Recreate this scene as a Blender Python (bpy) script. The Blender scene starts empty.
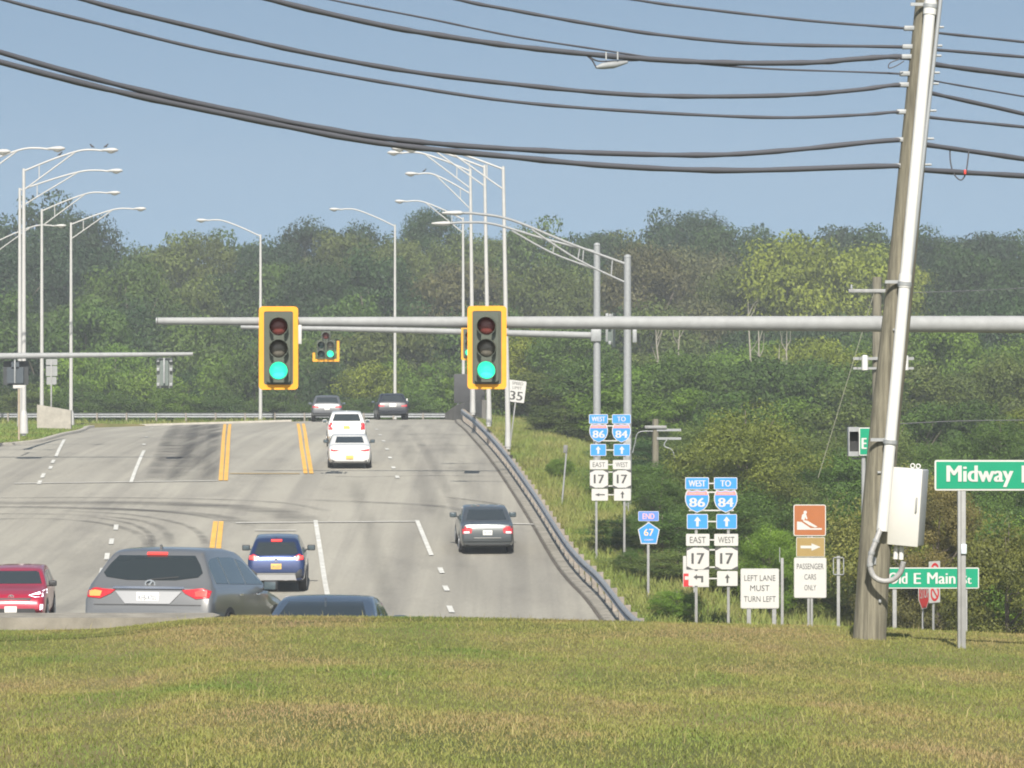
import bpy, bmesh, math, random
import numpy as np
from mathutils import Vector, Matrix
from mathutils.bvhtree import BVHTree

R = math.radians
random.seed(7)
rng = np.random.default_rng(7)
scene = bpy.context.scene
COL = scene.collection

# ------------------------------------------------------------------ camera, sky, sun, exposure
F = 3400.0            # focal length in pixels of the 1024 wide frame
CX, CY = 512.0, 384.0
cam_d = bpy.data.cameras.new('camera')
cam_d.sensor_width = 36.0
cam_d.lens = F / 1024.0 * 36.0
cam_d.clip_start = 0.5
cam_d.clip_end = 5000.0
cam = bpy.data.objects.new('camera', cam_d)
cam.rotation_euler = (R(90), 0, 0)
COL.objects.link(cam)
scene.camera = cam

SUN_EL, SUN_AZ = R(44), R(0.5)      # azimuth: a little to the right of straight behind the camera
sun_vec = Vector((-math.sin(SUN_AZ) * math.cos(SUN_EL), -math.cos(SUN_AZ) * math.cos(SUN_EL), math.sin(SUN_EL)))
world = bpy.data.worlds.new('World')
scene.world = world
world.use_nodes = True
nt = world.node_tree
bg = nt.nodes['Background']
sky = nt.nodes.new('ShaderNodeTexSky')
sky.sky_type = 'NISHITA'
sky.sun_disc = False
sky.sun_elevation = SUN_EL
sky.sun_rotation = math.pi + SUN_AZ
sky.altitude = 200
sky.air_density = 1.0
sky.dust_density = 1.2
sky.ozone_density = 0.35
tcw = nt.nodes.new('ShaderNodeTexCoord')
mpw = nt.nodes.new('ShaderNodeMapping')
mpw.inputs['Location'].default_value = (0, 0, 0.26)
nt.links.new(tcw.outputs['Generated'], mpw.inputs['Vector'])
nt.links.new(mpw.outputs['Vector'], sky.inputs['Vector'])
tint = nt.nodes.new('ShaderNodeMix')
tint.data_type = 'RGBA'
tint.blend_type = 'MULTIPLY'
tint.inputs['Factor'].default_value = 1.0
tint.inputs['B'].default_value = (1.09, 1.10, 0.99, 1)
nt.links.new(sky.outputs['Color'], tint.inputs['A'])
nt.links.new(tint.outputs['Result'], bg.inputs['Color'])
bg.inputs['Strength'].default_value = 0.071
sun_d = bpy.data.lights.new('sun', 'SUN')
sun_d.energy = 3.9
sun_d.angle = R(0.53)
sun_d.color = (1.0, 0.93, 0.82)
sun = bpy.data.objects.new('sun', sun_d)
sun.rotation_euler = (-sun_vec).to_track_quat('-Z', 'Y').to_euler()
COL.objects.link(sun)
vs = scene.view_settings
vs.view_transform = 'Standard'
vs.look = 'None'
vs.exposure = 1.0
vs.gamma = 1.0
vs.use_curve_mapping = False
scene.render.engine = 'CYCLES'
scene.cycles.max_bounces = 5
scene.cycles.diffuse_bounces = 2
scene.cycles.glossy_bounces = 2
scene.cycles.transmission_bounces = 3
scene.cycles.transparent_max_bounces = 12
scene.cycles.volume_bounces = 0
scene.cycles.use_denoising = True
scene.cycles.filter_width = 1.9
HAZE = 0.00064

# ------------------------------------------------------------------ small helpers
def P(px, py, Y):
    return Vector(((px - CX) * Y / F, Y, (CY - py) * Y / F))

def smooth(t):
    t = np.clip(t, 0.0, 1.0)
    return t * t * (3 - 2 * t)

class Curve1:
    """monotone-ish cubic through points"""
    def __init__(self, pts):
        pts = sorted(pts)
        self.x = np.array([p[0] for p in pts], float)
        self.y = np.array([p[1] for p in pts], float)
        d = np.diff(self.y) / np.diff(self.x)
        m = np.empty_like(self.y)
        m[0], m[-1] = d[0], d[-1]
        for i in range(1, len(m) - 1):
            m[i] = 0 if d[i - 1] * d[i] <= 0 else 2 * d[i - 1] * d[i] / (d[i - 1] + d[i])
        self.m = m
    def __call__(self, x):
        x = np.asarray(x, float)
        xc = np.clip(x, self.x[0], self.x[-1])
        i = np.clip(np.searchsorted(self.x, xc) - 1, 0, len(self.x) - 2)
        h = self.x[i + 1] - self.x[i]
        t = (xc - self.x[i]) / h
        r = ((1 + 2 * t) * (1 - t) ** 2 * self.y[i] + t * (1 - t) ** 2 * h * self.m[i]
             + t * t * (3 - 2 * t) * self.y[i + 1] + t * t * (t - 1) * h * self.m[i + 1])
        r = r + np.where(x < self.x[0], (x - self.x[0]) * self.m[0], 0) + np.where(x > self.x[-1], (x - self.x[-1]) * self.m[-1], 0)
        return r

def set_props(o, label=None, cat=None, group=None, kind=None):
    if label: o['label'] = label
    if cat: o['category'] = cat
    if group: o['group'] = group
    if kind: o['kind'] = kind
    return o

def link_mesh(name, me, mat=None, parent=None):
    o = bpy.data.objects.new(name, me)
    COL.objects.link(o)
    if mat is not None and not me.materials:
        me.materials.append(mat)
    if parent is not None:
        o.parent = parent
    return o

def thing(name, label, cat, loc=(0, 0, 0), rot=(0, 0, 0), group=None):
    o = bpy.data.objects.new(name, None)
    o.empty_display_size = 0.2
    COL.objects.link(o)
    o.location = loc
    o.rotation_euler = rot
    return set_props(o, label, cat, group)

class MB:
    """collects shapes in one bmesh"""
    def __init__(self):
        self.bm = bmesh.new()
    def box(self, c, s, rot=None, bevel=0.0):
        m = Matrix.Translation(Vector(c))
        if rot is not None:
            m = m @ rot.to_4x4()
        tmp = bmesh.new()
        bmesh.ops.create_cube(tmp, size=1.0)
        bmesh.ops.scale(tmp, vec=Vector(s), verts=tmp.verts)
        if bevel > 0:
            bmesh.ops.bevel(tmp, geom=tmp.edges[:], offset=bevel, segments=2, affect='EDGES', profile=0.5)
        bmesh.ops.transform(tmp, matrix=m, verts=tmp.verts)
        self.merge(tmp)
        return self
    def merge(self, tmp):
        me = bpy.data.meshes.new('tmp')
        tmp.to_mesh(me)
        tmp.free()
        self.bm.from_mesh(me)
        bpy.data.meshes.remove(me)
    def tube(self, pts, radii, n=10, caps=True):
        pts = [Vector(p) for p in pts]
        if not hasattr(radii, '__len__'):
            radii = [radii] * len(pts)
        rings = []
        up = None
        for i, p in enumerate(pts):
            if i == 0: d = pts[1] - p
            elif i == len(pts) - 1: d = p - pts[i - 1]
            else: d = (pts[i + 1] - p).normalized() + (p - pts[i - 1]).normalized()
            d.normalize()
            if up is None:
                up = Vector((0, 0, 1)) if abs(d.z) < 0.9 else Vector((0, 1, 0))
            a = d.cross(up)
            if a.length < 1e-5:
                a = d.cross(Vector((1, 0, 0)))
            a.normalize()
            b = a.cross(d).normalized()
            up = b
            rings.append([self.bm.verts.new(p + (a * math.cos(2 * math.pi * k / n) + b * math.sin(2 * math.pi * k / n)) * radii[i]) for k in range(n)])
        for i in range(len(rings) - 1):
            for k in range(n):
                f = self.bm.faces.new((rings[i][k], rings[i][(k + 1) % n], rings[i + 1][(k + 1) % n], rings[i + 1][k]))
                f.smooth = True
        if caps:
            self.bm.faces.new(rings[0][::-1])
            self.bm.faces.new(rings[-1])
        return self
    def prism(self, poly, y0, y1):
        """poly of (x, z) in the plane facing -Y, from y0 (front) to y1 (back)"""
        a = [self.bm.verts.new((x, y0, z)) for x, z in poly]
        b = [self.bm.verts.new((x, y1, z)) for x, z in poly]
        n = len(poly)
        self.bm.faces.new(a)
        self.bm.faces.new(b[::-1])
        for i in range(n):
            self.bm.faces.new((a[i], b[i], b[(i + 1) % n], a[(i + 1) % n]))
        return self
    def lathe(self, prof, axis='Y', c=(0, 0, 0), n=24):
        """prof list of (along, radius)"""
        c = Vector(c)
        rings = []
        for t, r in prof:
            ring = []
            for k in range(n):
                u, v = math.cos(2 * math.pi * k / n) * r, math.sin(2 * math.pi * k / n) * r
                p = {'Y': Vector((u, t, v)), 'X': Vector((t, u, v)), 'Z': Vector((u, v, t))}[axis]
                ring.append(self.bm.verts.new(c + p))
            rings.append(ring)
        for i in range(len(rings) - 1):
            for k in range(n):
                f = self.bm.faces.new((rings[i][k], rings[i][(k + 1) % n], rings[i + 1][(k + 1) % n], rings[i + 1][k]))
                f.smooth = True
        self.bm.faces.new(rings[0][::-1])
        self.bm.faces.new(rings[-1])
        return self
    def build(self, name, mat, parent=None, smooth_angle=None):
        bmesh.ops.recalc_face_normals(self.bm, faces=self.bm.faces[:])
        me = bpy.data.meshes.new(name)
        self.bm.to_mesh(me)
        self.bm.free()
        if smooth_angle is not None:
            me.shade_smooth()
        me.set_sharp_from_angle(angle=R(smooth_angle or 55))
        return link_mesh(name, me, mat, parent)

def grid_mesh(name, xs2d, ys, zfun):
    """rows: for each y a list of x"""
    n = len(xs2d[0])
    X = np.array(xs2d, float)
    Y = np.repeat(np.array(ys, float)[:, None], n, 1)
    Z = zfun(X, Y)
    co = np.stack([X, Y, Z], -1).reshape(-1, 3)
    m = len(ys)
    i = (np.arange(m - 1)[:, None] * n + np.arange(n - 1)[None, :]).ravel()
    faces = np.stack([i, i + 1, i + n + 1, i + n], 1)
    return np_mesh(name, co, faces, True)

def np_mesh(name, co, faces, smooth_=False):
    me = bpy.data.meshes.new(name)
    nv, nf, k = len(co), len(faces), faces.shape[1]
    me.vertices.add(nv)
    me.vertices.foreach_set('co', np.ascontiguousarray(co, np.float32).ravel())
    me.loops.add(nf * k)
    me.loops.foreach_set('vertex_index', np.ascontiguousarray(faces, np.int32).ravel())
    me.polygons.add(nf)
    me.polygons.foreach_set('loop_start', np.arange(0, nf * k, k, dtype=np.int32))
    if smooth_:
        me.polygons.foreach_set('use_smooth', np.ones(nf, bool))
    me.update(calc_edges=True)
    return me

# ------------------------------------------------------------------ materials
MATS = {}
def mat(name, col, rough=0.6, metal=0.0, var=0.0, scale=8.0, coat=0.0, bump=0.0, emit=None, estr=0.0, spec=None):
    if name in MATS: return MATS[name]
    m = bpy.data.materials.new(name)
    m.use_nodes = True
    t = m.node_tree
    b = t.nodes['Principled BSDF']
    b.inputs['Base Color'].default_value = (*col, 1)
    b.inputs['Roughness'].default_value = rough
    b.inputs['Metallic'].default_value = metal
    b.inputs['Coat Weight'].default_value = coat
    b.inputs['Coat Roughness'].default_value = 0.06
    if spec is not None:
        b.inputs['Specular IOR Level'].default_value = spec
    if var > 0 or bump > 0:
        tc = t.nodes.new('ShaderNodeTexCoord')
        no = t.nodes.new('ShaderNodeTexNoise')
        no.inputs['Scale'].default_value = scale
        no.inputs['Detail'].default_value = 6
        no.inputs['Roughness'].default_value = 0.65
        t.links.new(tc.outputs['Object'], no.inputs['Vector'])
        if var > 0:
            ra = t.nodes.new('ShaderNodeValToRGB')
            lo = [c * (1 - var) for c in col]
            hi = [min(1, c * (1 + var)) for c in col]
            ra.color_ramp.elements[0].position = 0.3
            ra.color_ramp.elements[0].color = (*lo, 1)
            ra.color_ramp.elements[1].position = 0.7
            ra.color_ramp.elements[1].color = (*hi, 1)
            t.links.new(no.outputs['Fac'], ra.inputs['Fac'])
            t.links.new(ra.outputs['Color'], b.inputs['Base Color'])
        if bump > 0:
            bu = t.nodes.new('ShaderNodeBump')
            bu.inputs['Strength'].default_value = bump
            bu.inputs['Distance'].default_value = 0.02
            t.links.new(no.outputs['Fac'], bu.inputs['Height'])
            t.links.new(bu.outputs['Normal'], b.inputs['Normal'])
    if emit:
        b.inputs['Emission Color'].default_value = (*emit, 1)
        b.inputs['Emission Strength'].default_value = estr
    MATS[name] = m
    return m

galv = mat('galvanised_steel', (0.30, 0.315, 0.325), 0.55, 0.2, 0.16, 14)
galv_light = mat('pale_galvanised_steel', (0.27, 0.28, 0.285), 0.7, 0.0, 0.12, 6)
lamp_white = mat('aluminium_lamp_pole', (0.44, 0.44, 0.43), 0.5, 0.0, 0.06, 3)
rail_m = mat('guardrail_steel', (0.27, 0.285, 0.30), 0.5, 0.2, 0.2, 5)
post_m = mat('dull_post_steel', (0.27, 0.275, 0.275), 0.6, 0.1, 0.2, 4)
rust_m = mat('weathered_post', (0.28, 0.25, 0.22), 0.8, 0.2, 0.25, 8)
yellow_p = mat('signal_yellow', (0.74, 0.33, 0.018), 0.55, 0, 0.08, 6)
sig_green = mat('signal_housing_green', (0.075, 0.088, 0.070), 0.55, 0, 0.1, 10)
black_p = mat('black_plastic', (0.03, 0.032, 0.034), 0.5)
dark_rubber = mat('rubber', (0.028, 0.028, 0.03), 0.85)
lens_red = mat('unlit_red_lens', (0.16, 0.04, 0.035), 0.25, 0, 0.1, 20)
lens_amb = mat('unlit_amber_lens', (0.14, 0.13, 0.11), 0.25, 0, 0.2, 20)
lens_dark = mat('unlit_lens', (0.02, 0.05, 0.05), 0.25)
lens_grn = mat('lit_green_lens', (0.05, 0.7, 0.45), 0.3, emit=(0.035, 1.0, 0.50), estr=0.70)
sign_blue = mat('sign_blue', (0.035, 0.25, 0.72), 0.45, 0, 0.05, 3)
sign_blue_pale = mat('sign_faded_blue', (0.10, 0.22, 0.68), 0.45, 0, 0.08, 3)
sign_white = mat('sign_white', (0.50, 0.50, 0.485), 0.5, 0, 0.05, 3)
sign_green = mat('sign_green', (0.0, 0.25, 0.135), 0.45, 0, 0.05, 3)
sign_red = mat('sign_red', (0.55, 0.03, 0.035), 0.45, 0, 0.05, 3)
sign_red_pale = mat('sign_faded_red', (0.60, 0.24, 0.22), 0.5, 0, 0.08, 5)
sign_brown = mat('sign_brown', (0.33, 0.11, 0.035), 0.5, 0, 0.05, 3)
sign_olive = mat('sign_faded_olive', (0.30, 0.21, 0.075), 0.5, 0, 0.06, 3)
sign_black = mat('sign_black', (0.06, 0.06, 0.06), 0.55)
sign_grey = mat('sign_back_grey', (0.42, 0.42, 0.41), 0.5, 0.3, 0.1, 4)
sign_gold = mat('sign_gold', (0.75, 0.55, 0.28), 0.5)
sign_orange = mat('sign_orange', (0.75, 0.42, 0.30), 0.5)
concrete = mat('concrete', (0.34, 0.32, 0.28), 0.9, 0, 0.18, 3, bump=0.2)
kerb_m = mat('kerb_concrete', (0.22, 0.205, 0.175), 0.9, 0, 0.35, 2.5, bump=0.3)
white_pvc = mat('white_conduit', (0.62, 0.62, 0.605), 0.45, 0, 0.05, 4)
cab_white = mat('cabinet_enamel', (0.58, 0.58, 0.555), 0.5, 0, 0.04, 3)
cab_shaded = mat('cabinet_enamel_shaded', (0.33, 0.345, 0.36), 0.5, 0.2, 0.05, 3)  # shade on the white cabinet's sides, painted in as grey
cable_m = mat('black_cable', (0.075, 0.078, 0.092), 0.6)
line_white = mat('road_paint_white', (0.52, 0.52, 0.49), 0.7, 0, 0.25, 2.2)
line_faint = mat('worn_paint_white', (0.42, 0.41, 0.38), 0.8, 0, 0.22, 1.5)
line_yellow = mat('road_paint_yellow', (0.66, 0.37, 0.07), 0.7, 0, 0.2, 1.8)
line_yellow_faint = mat('worn_paint_yellow', (0.40, 0.30, 0.15), 0.8, 0, 0.2, 1.8)

def road_material():
    m = bpy.data.materials.new('worn_asphalt')
    m.use_nodes = True
    t = m.node_tree
    b = t.nodes['Principled BSDF']
    b.inputs['Roughness'].default_value = 0.9
    b.inputs['Specular IOR Level'].default_value = 0.25
    tc = t.nodes.new('ShaderNodeTexCoord')
    def noise(scale, detail, mscale):
        mp = t.nodes.new('ShaderNodeMapping')
        mp.inputs['Scale'].default_value = mscale
        no = t.nodes.new('ShaderNodeTexNoise')
        no.inputs['Scale'].default_value = scale
        no.inputs['Detail'].default_value = detail
        no.inputs['Roughness'].default_value = 0.6
        t.links.new(tc.outputs['Object'], mp.inputs['Vector'])
        t.links.new(mp.outputs['Vector'], no.inputs['Vector'])
        return no
    def ramp(no, p0, c0, p1, c1):
        r = t.nodes.new('ShaderNodeValToRGB')
        r.color_ramp.elements[0].position = p0
        r.color_ramp.elements[0].color = (*c0, 1)
        r.color_ramp.elements[1].position = p1
        r.color_ramp.elements[1].color = (*c1, 1)
        t.links.new(no.outputs['Fac'], r.inputs['Fac'])
        return r
    big = ramp(noise(1.0, 5, (0.16, 0.05, 0.1)), 0.3, (0.268, 0.256, 0.224), 0.7, (0.332, 0.318, 0.278))
    streak = ramp(noise(1.0, 4, (1.1, 0.012, 0.1)), 0.36, (0.80, 0.80, 0.81), 0.62, (1.03, 1.03, 1.02))
    fine = ramp(noise(9.0, 6, (1, 0.5, 1)), 0.3, (0.9, 0.9, 0.9), 0.7, (1.06, 1.06, 1.05))
    blot = ramp(noise(1.0, 6, (0.55, 0.16, 0.1)), 0.30, (0.84, 0.84, 0.85), 0.48, (1.0, 1.0, 1.0))
    prev = big
    for nx in (streak, fine, blot):
        mx = t.nodes.new('ShaderNodeMix')
        mx.data_type = 'RGBA'
        mx.blend_type = 'MULTIPLY'
        mx.inputs['Factor'].default_value = 1.0
        t.links.new(prev.outputs[0] if prev.bl_idname == 'ShaderNodeValToRGB' else prev.outputs['Result'], mx.inputs['A'])
        t.links.new(nx.outputs['Color'], mx.inputs['B'])
        prev = mx
    t.links.new(prev.outputs['Result'], b.inputs['Base Color'])
    return m

def stain_material(name, col, strength, sc=(1.6, 0.25, 1)):
    m = bpy.data.materials.new(name)
    m.use_nodes = True
    t = m.node_tree
    b = t.nodes['Principled BSDF']
    b.inputs['Base Color'].default_value = (*col, 1)
    b.inputs['Roughness'].default_value = 0.9
    b.inputs['Specular IOR Level'].default_value = 0.2
    at = t.nodes.new('ShaderNodeAttribute')
    at.attribute_name = 'wear'
    tc = t.nodes.new('ShaderNodeTexCoord')
    mp = t.nodes.new('ShaderNodeMapping')
    mp.inputs['Scale'].default_value = sc
    no = t.nodes.new('ShaderNodeTexNoise')
    no.inputs['Scale'].default_value = 1.5
    no.inputs['Detail'].default_value = 5
    ra = t.nodes.new('ShaderNodeValToRGB')
    ra.color_ramp.elements[0].position = 0.3
    ra.color_ramp.elements[1].position = 0.65
    ra.color_ramp.elements[0].color = (0.15, 0.15, 0.15, 1)
    t.links.new(tc.outputs['Object'], mp.inputs['Vector'])
    t.links.new(mp.outputs['Vector'], no.inputs['Vector'])
    t.links.new(no.outputs['Fac'], ra.inputs['Fac'])
    mu = t.nodes.new('ShaderNodeMath')
    mu.operation = 'MULTIPLY'
    t.links.new(at.outputs['Fac'], mu.inputs[0])
    t.links.new(ra.outputs['Color'], mu.inputs[1])
    mu2 = t.nodes.new('ShaderNodeMath')
    mu2.operation = 'MULTIPLY'
    mu2.inputs[1].default_value = strength
    t.links.new(mu.outputs[0], mu2.inputs[0])
    t.links.new(mu2.outputs[0], b.inputs['Alpha'])
    return m

def ground_material(name, cols, scale, blade=False):
    """grass / soil with dry patches placed by world position"""
    m = bpy.data.materials.new(name)
    m.use_nodes = True
    t = m.node_tree
    b = t.nodes['Principled BSDF']
    b.inputs['Roughness'].default_value = 0.8
    b.inputs['Specular IOR Level'].default_value = 0.15
    ge = t.nodes.new('ShaderNodeNewGeometry')
    mp = t.nodes.new('ShaderNodeMapping')
    mp.inputs['Scale'].default_value = scale
    no = t.nodes.new('ShaderNodeTexNoise')
    no.inputs['Scale'].default_value = 1.0
    no.inputs['Detail'].default_value = 7
    no.inputs['Roughness'].default_value = 0.62
    t.links.new(ge.outputs['Position'], mp.inputs['Vector'])
    t.links.new(mp.outputs['Vector'], no.inputs['Vector'])
    ra = t.nodes.new('ShaderNodeValToRGB')
    e = ra.color_ramp.elements
    while len(e) < len(cols): e.new(0.5)
    for i, (p, c) in enumerate(cols):
        e[i].position = p
        e[i].color = (*c, 1)
    if blade:
        ad = t.nodes.new('ShaderNodeMath')
        ad.operation = 'MULTIPLY_ADD'
        ad.inputs[1].default_value = 0.10
        t.links.new(ge.outputs['Random Per Island'], ad.inputs[0])
        sb = t.nodes.new('ShaderNodeMath')
        sb.operation = 'SUBTRACT'
        sb.inputs[1].default_value = 0.05
        t.links.new(no.outputs['Fac'], sb.inputs[0])
        t.links.new(sb.outputs[0], ad.inputs[2])
        t.links.new(ad.outputs[0], ra.inputs['Fac'])
    else:
        t.links.new(no.outputs['Fac'], ra.inputs['Fac'])
    t.links.new(ra.outputs['Color'], b.inputs['Base Color'])
    return m

def leaf_material():
    m = bpy.data.materials.new('foliage')
    m.use_nodes = True
    t = m.node_tree
    b = t.nodes['Principled BSDF']
    out = t.nodes['Material Output']
    b.inputs['Roughness'].default_value = 0.55
    b.inputs['Specular IOR Level'].default_value = 0.25
    oi = t.nodes.new('ShaderNodeObjectInfo')
    at = t.nodes.new('ShaderNodeAttribute')
    at.attribute_name = 'tone'
    mx = t.nodes.new('ShaderNodeMix')
    mx.data_type = 'RGBA'
    mx.blend_type = 'MULTIPLY'
    mx.inputs['Factor'].default_value = 1
    ra = t.nodes.new('ShaderNodeValToRGB')
    ra.color_ramp.elements[0].color = (0.52, 0.58, 0.58, 1)
    ra.color_ramp.elements[1].color = (1.5, 1.42, 1.15, 1)
    t.links.new(at.outputs['Fac'], ra.inputs['Fac'])
    t.links.new(oi.outputs['Color'], mx.inputs['A'])
    t.links.new(ra.outputs['Color'], mx.inputs['B'])
    t.links.new(mx.outputs['Result'], b.inputs['Base Color'])
    tr = t.nodes.new('ShaderNodeBsdfTranslucent')
    t.links.new(mx.outputs['Result'], tr.inputs['Color'])
    ms = t.nodes.new('ShaderNodeMixShader')
    ms.inputs[0].default_value = 0.34
    t.links.new(b.outputs[0], ms.inputs[1])
    t.links.new(tr.outputs[0], ms.inputs[2])
    t.links.new(ms.outputs[0], out.inputs['Surface'])
    return m

leaf_m = leaf_material()
bark_m = mat('bark', (0.13, 0.11, 0.09), 0.9, 0, 0.3, 6)
pale_bark = mat('pale_dead_bark', (0.26, 0.245, 0.205), 0.85, 0, 0.2, 5)

def wood_pole_material(name, col):
    m = bpy.data.materials.new(name)
    m.use_nodes = True
    t = m.node_tree
    b = t.nodes['Principled BSDF']
    b.inputs['Roughness'].default_value = 0.9
    tc = t.nodes.new('ShaderNodeTexCoord')
    mp = t.nodes.new('ShaderNodeMapping')
    mp.inputs['Scale'].default_value = (26, 26, 1.1)
    no = t.nodes.new('ShaderNodeTexNoise')
    no.inputs['Scale'].default_value = 1.0
    no.inputs['Detail'].default_value = 6
    no.inputs['Roughness'].default_value = 0.7
    ra = t.nodes.new('ShaderNodeValToRGB')
    ra.color_ramp.elements[0].position = 0.32
    ra.color_ramp.elements[0].color = (*[c * 0.45 for c in col], 1)
    ra.color_ramp.elements[1].position = 0.66
    ra.color_ramp.elements[1].color = (*[c * 1.3 for c in col], 1)
    bu = t.nodes.new('ShaderNodeBump')
    bu.inputs['Strength'].default_value = 0.5
    bu.inputs['Distance'].default_value = 0.01
    t.links.new(tc.outputs['Object'], mp.inputs['Vector'])
    t.links.new(mp.outputs['Vector'], no.inputs['Vector'])
    t.links.new(no.outputs['Fac'], ra.inputs['Fac'])
    t.links.new(no.outputs['Fac'], bu.inputs['Height'])
    t.links.new(bu.outputs['Normal'], b.inputs['Normal'])
    t.links.new(ra.outputs['Color'], b.inputs['Base Color'])
    return m
pole_wood = wood_pole_material('weathered_pole_wood', (0.185, 0.172, 0.13))

# ------------------------------------------------------------------ land form
zprof = Curve1([(36, -3.2), (43, -3.75), (52, -4.2), (60, -4.6), (72, -5.3), (85, -6.0), (94, -6.22), (101, -6.15), (107, -5.92),
                (113, -5.58), (130, -4.5), (146, -3.58), (162, -2.95), (185, -2.42), (207, -2.17), (215, -2.24), (226, -2.5), (250, -3.2)])

def z_road(X, Y):
    X = np.asarray(X, float); Y = np.asarray(Y, float)
    z = zprof(Y)
    z = z - 0.030 * np.maximum(0, -9 - X) * smooth((Y - 165) / 35) * (X > -40)
    z = z - 0.45 * smooth((X + 5.2) / 2.2) * (1 - smooth((Y - 58) / 14))
    z = z - 0.70 * smooth((X + 7.0) / 9.0) * smooth((Y - 60) / 20) * (1 - smooth((Y - 85) / 17))
    return z

def G(px, py, y0=70.0, y1=232.0):
    """first point of the road sheet under a pixel of the photograph"""
    Y = np.linspace(y0, y1, 4000)
    X = (px - CX) * Y / F
    d = (CY - py) * Y / F - z_road(X, Y)
    i = np.where(d <= 0)[0]
    k = i[0] if len(i) else int(np.argmin(np.abs(d)))
    return Vector((float(X[k]), float(Y[k]), float(z_road(X[k], Y[k]))))

edge = [G(*p) for p in [(457, 420), (467, 431), (480, 445.5), (503, 475.5), (519, 500), (535, 526), (561, 569), (605, 622)]]
XR = Curve1([(p.y, p.x) for p in edge] + [(86, 2.98), (60, 4.9), (38, 6.5), (226, -2.9)])
XL = Curve1([(36, -60), (146, -60), (151, -45), (156, -31), (161, -24.6), (167, -22.9), (180, -23.4), (196, -24.6), (206, -25.5), (209, -25.6), (209.6, -13.6), (228, -14.5)])

RIDGE = Curve1([(-9, -2.48), (-5, -2.46), (-4.2, -2.45), (-2.9, -2.335), (-1.0, -2.345), (1.1, -2.39), (3.5, -2.455), (5.0, -2.525), (9, -2.72)])
lawn = Curve1([(4, -1.05), (10, -1.36), (13, -1.5), (20, -1.86), (27, -2.16), (33.5, -2.34), (35.5, -2.42)])

def z_ground(X, Y):
    X = np.asarray(X, float); Y = np.asarray(Y, float)
    near = lawn(np.minimum(Y, 35.5)) + (RIDGE(X * 33.5 / np.maximum(Y, 12)) + 2.34) * np.clip(Y / 33.5, 0, 1) ** 1.5
    near = near + 0.02 * np.sin(X * 1.7 + Y * .4) * np.sin(Y * 0.9 + X * .3) * smooth((33 - Y) / 4)
    base = z_road(X, Y) - 0.22
    d = X - XR(Y)
    right = z_road(XR(Y), Y) + 0.06 - 0.05 * d - 0.20 * np.maximum(0, d - 4.0)
    right = np.maximum(right, z_road(XR(Y), Y) - 3.4)
    right = np.where(Y < 95, np.maximum(right, -7.6), right)
    dl = XL(Y) - X
    left = z_road(X, Y) + 0.10 + 0.05 * np.clip(dl, 0, 4)
    mid = np.where(d > 0.25, right, base)
    mid = np.where((dl > 0.2) & (Y > 146), left, mid)
    far0 = np.where(Y > 209.8, z_road(np.clip(X, -20, 0), Y) + 0.02, mid)
    far_on = (X < XR(np.minimum(Y, 226)) + 0.3)
    mid = np.where((Y > 209.8) & far_on & (X < -13.8), far0 - 0.05, mid)
    far = -3.2 - 0.12 * (Y - 240) 
    far = np.maximum(far, -8.5) + 14 * smooth((Y - 285) / 240) + np.where(X > 0, 2.0, 0) * smooth((Y - 260) / 60)
    t = smooth((Y - 230) / 14)
    z = mid * (1 - t) + far * t
    t2 = smooth((Y - 35.2) / 3.4)
    return near * (1 - t2) + z * t2

ys = np.concatenate([np.arange(4, 35, .5), np.arange(35, 44, .4), np.arange(44, 146, 2), np.arange(146, 246, .8), np.arange(246, 560, 6)])
xs = np.concatenate([np.arange(-170, -36, 6), np.arange(-36, -9, .5), np.arange(-9, 14, .35), np.arange(14, 40, 1.5), np.arange(40, 172, 6)])
ground_m = ground_material('meadow_soil', [(0.30, (0.075, 0.085, 0.028)), (0.45, (0.125, 0.125, 0.042)), (0.58, (0.16, 0.14, 0.058)), (0.72, (0.19, 0.15, 0.075))], (0.5, 0.35, 0.5))
ground = link_mesh('ground', grid_mesh('ground', [xs] * len(ys), ys, z_ground), ground_m)
set_props(ground, 'grassy ground with the mown lawn in front and banks beside the road', 'ground', kind='structure')

# ------------------------------------------------------------------ road
ry = np.concatenate([np.arange(38.8, 146, 1.2), np.arange(146, 209.4, .7), [209.4, 209.7], np.arange(210, 229, 1.0)])
rows = []
for y in ry:
    l, r = float(XL(y)), float(XR(y))
    u = np.linspace(0, 1, 60)
    rows.append(l + (r - l) * u ** 0.8)
road = link_mesh('road', grid_mesh('road', rows, ry, z_road), road_material())
set_props(road, 'pale worn asphalt road dipping through the junction and climbing to a crest', 'road', kind='structure')

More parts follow.
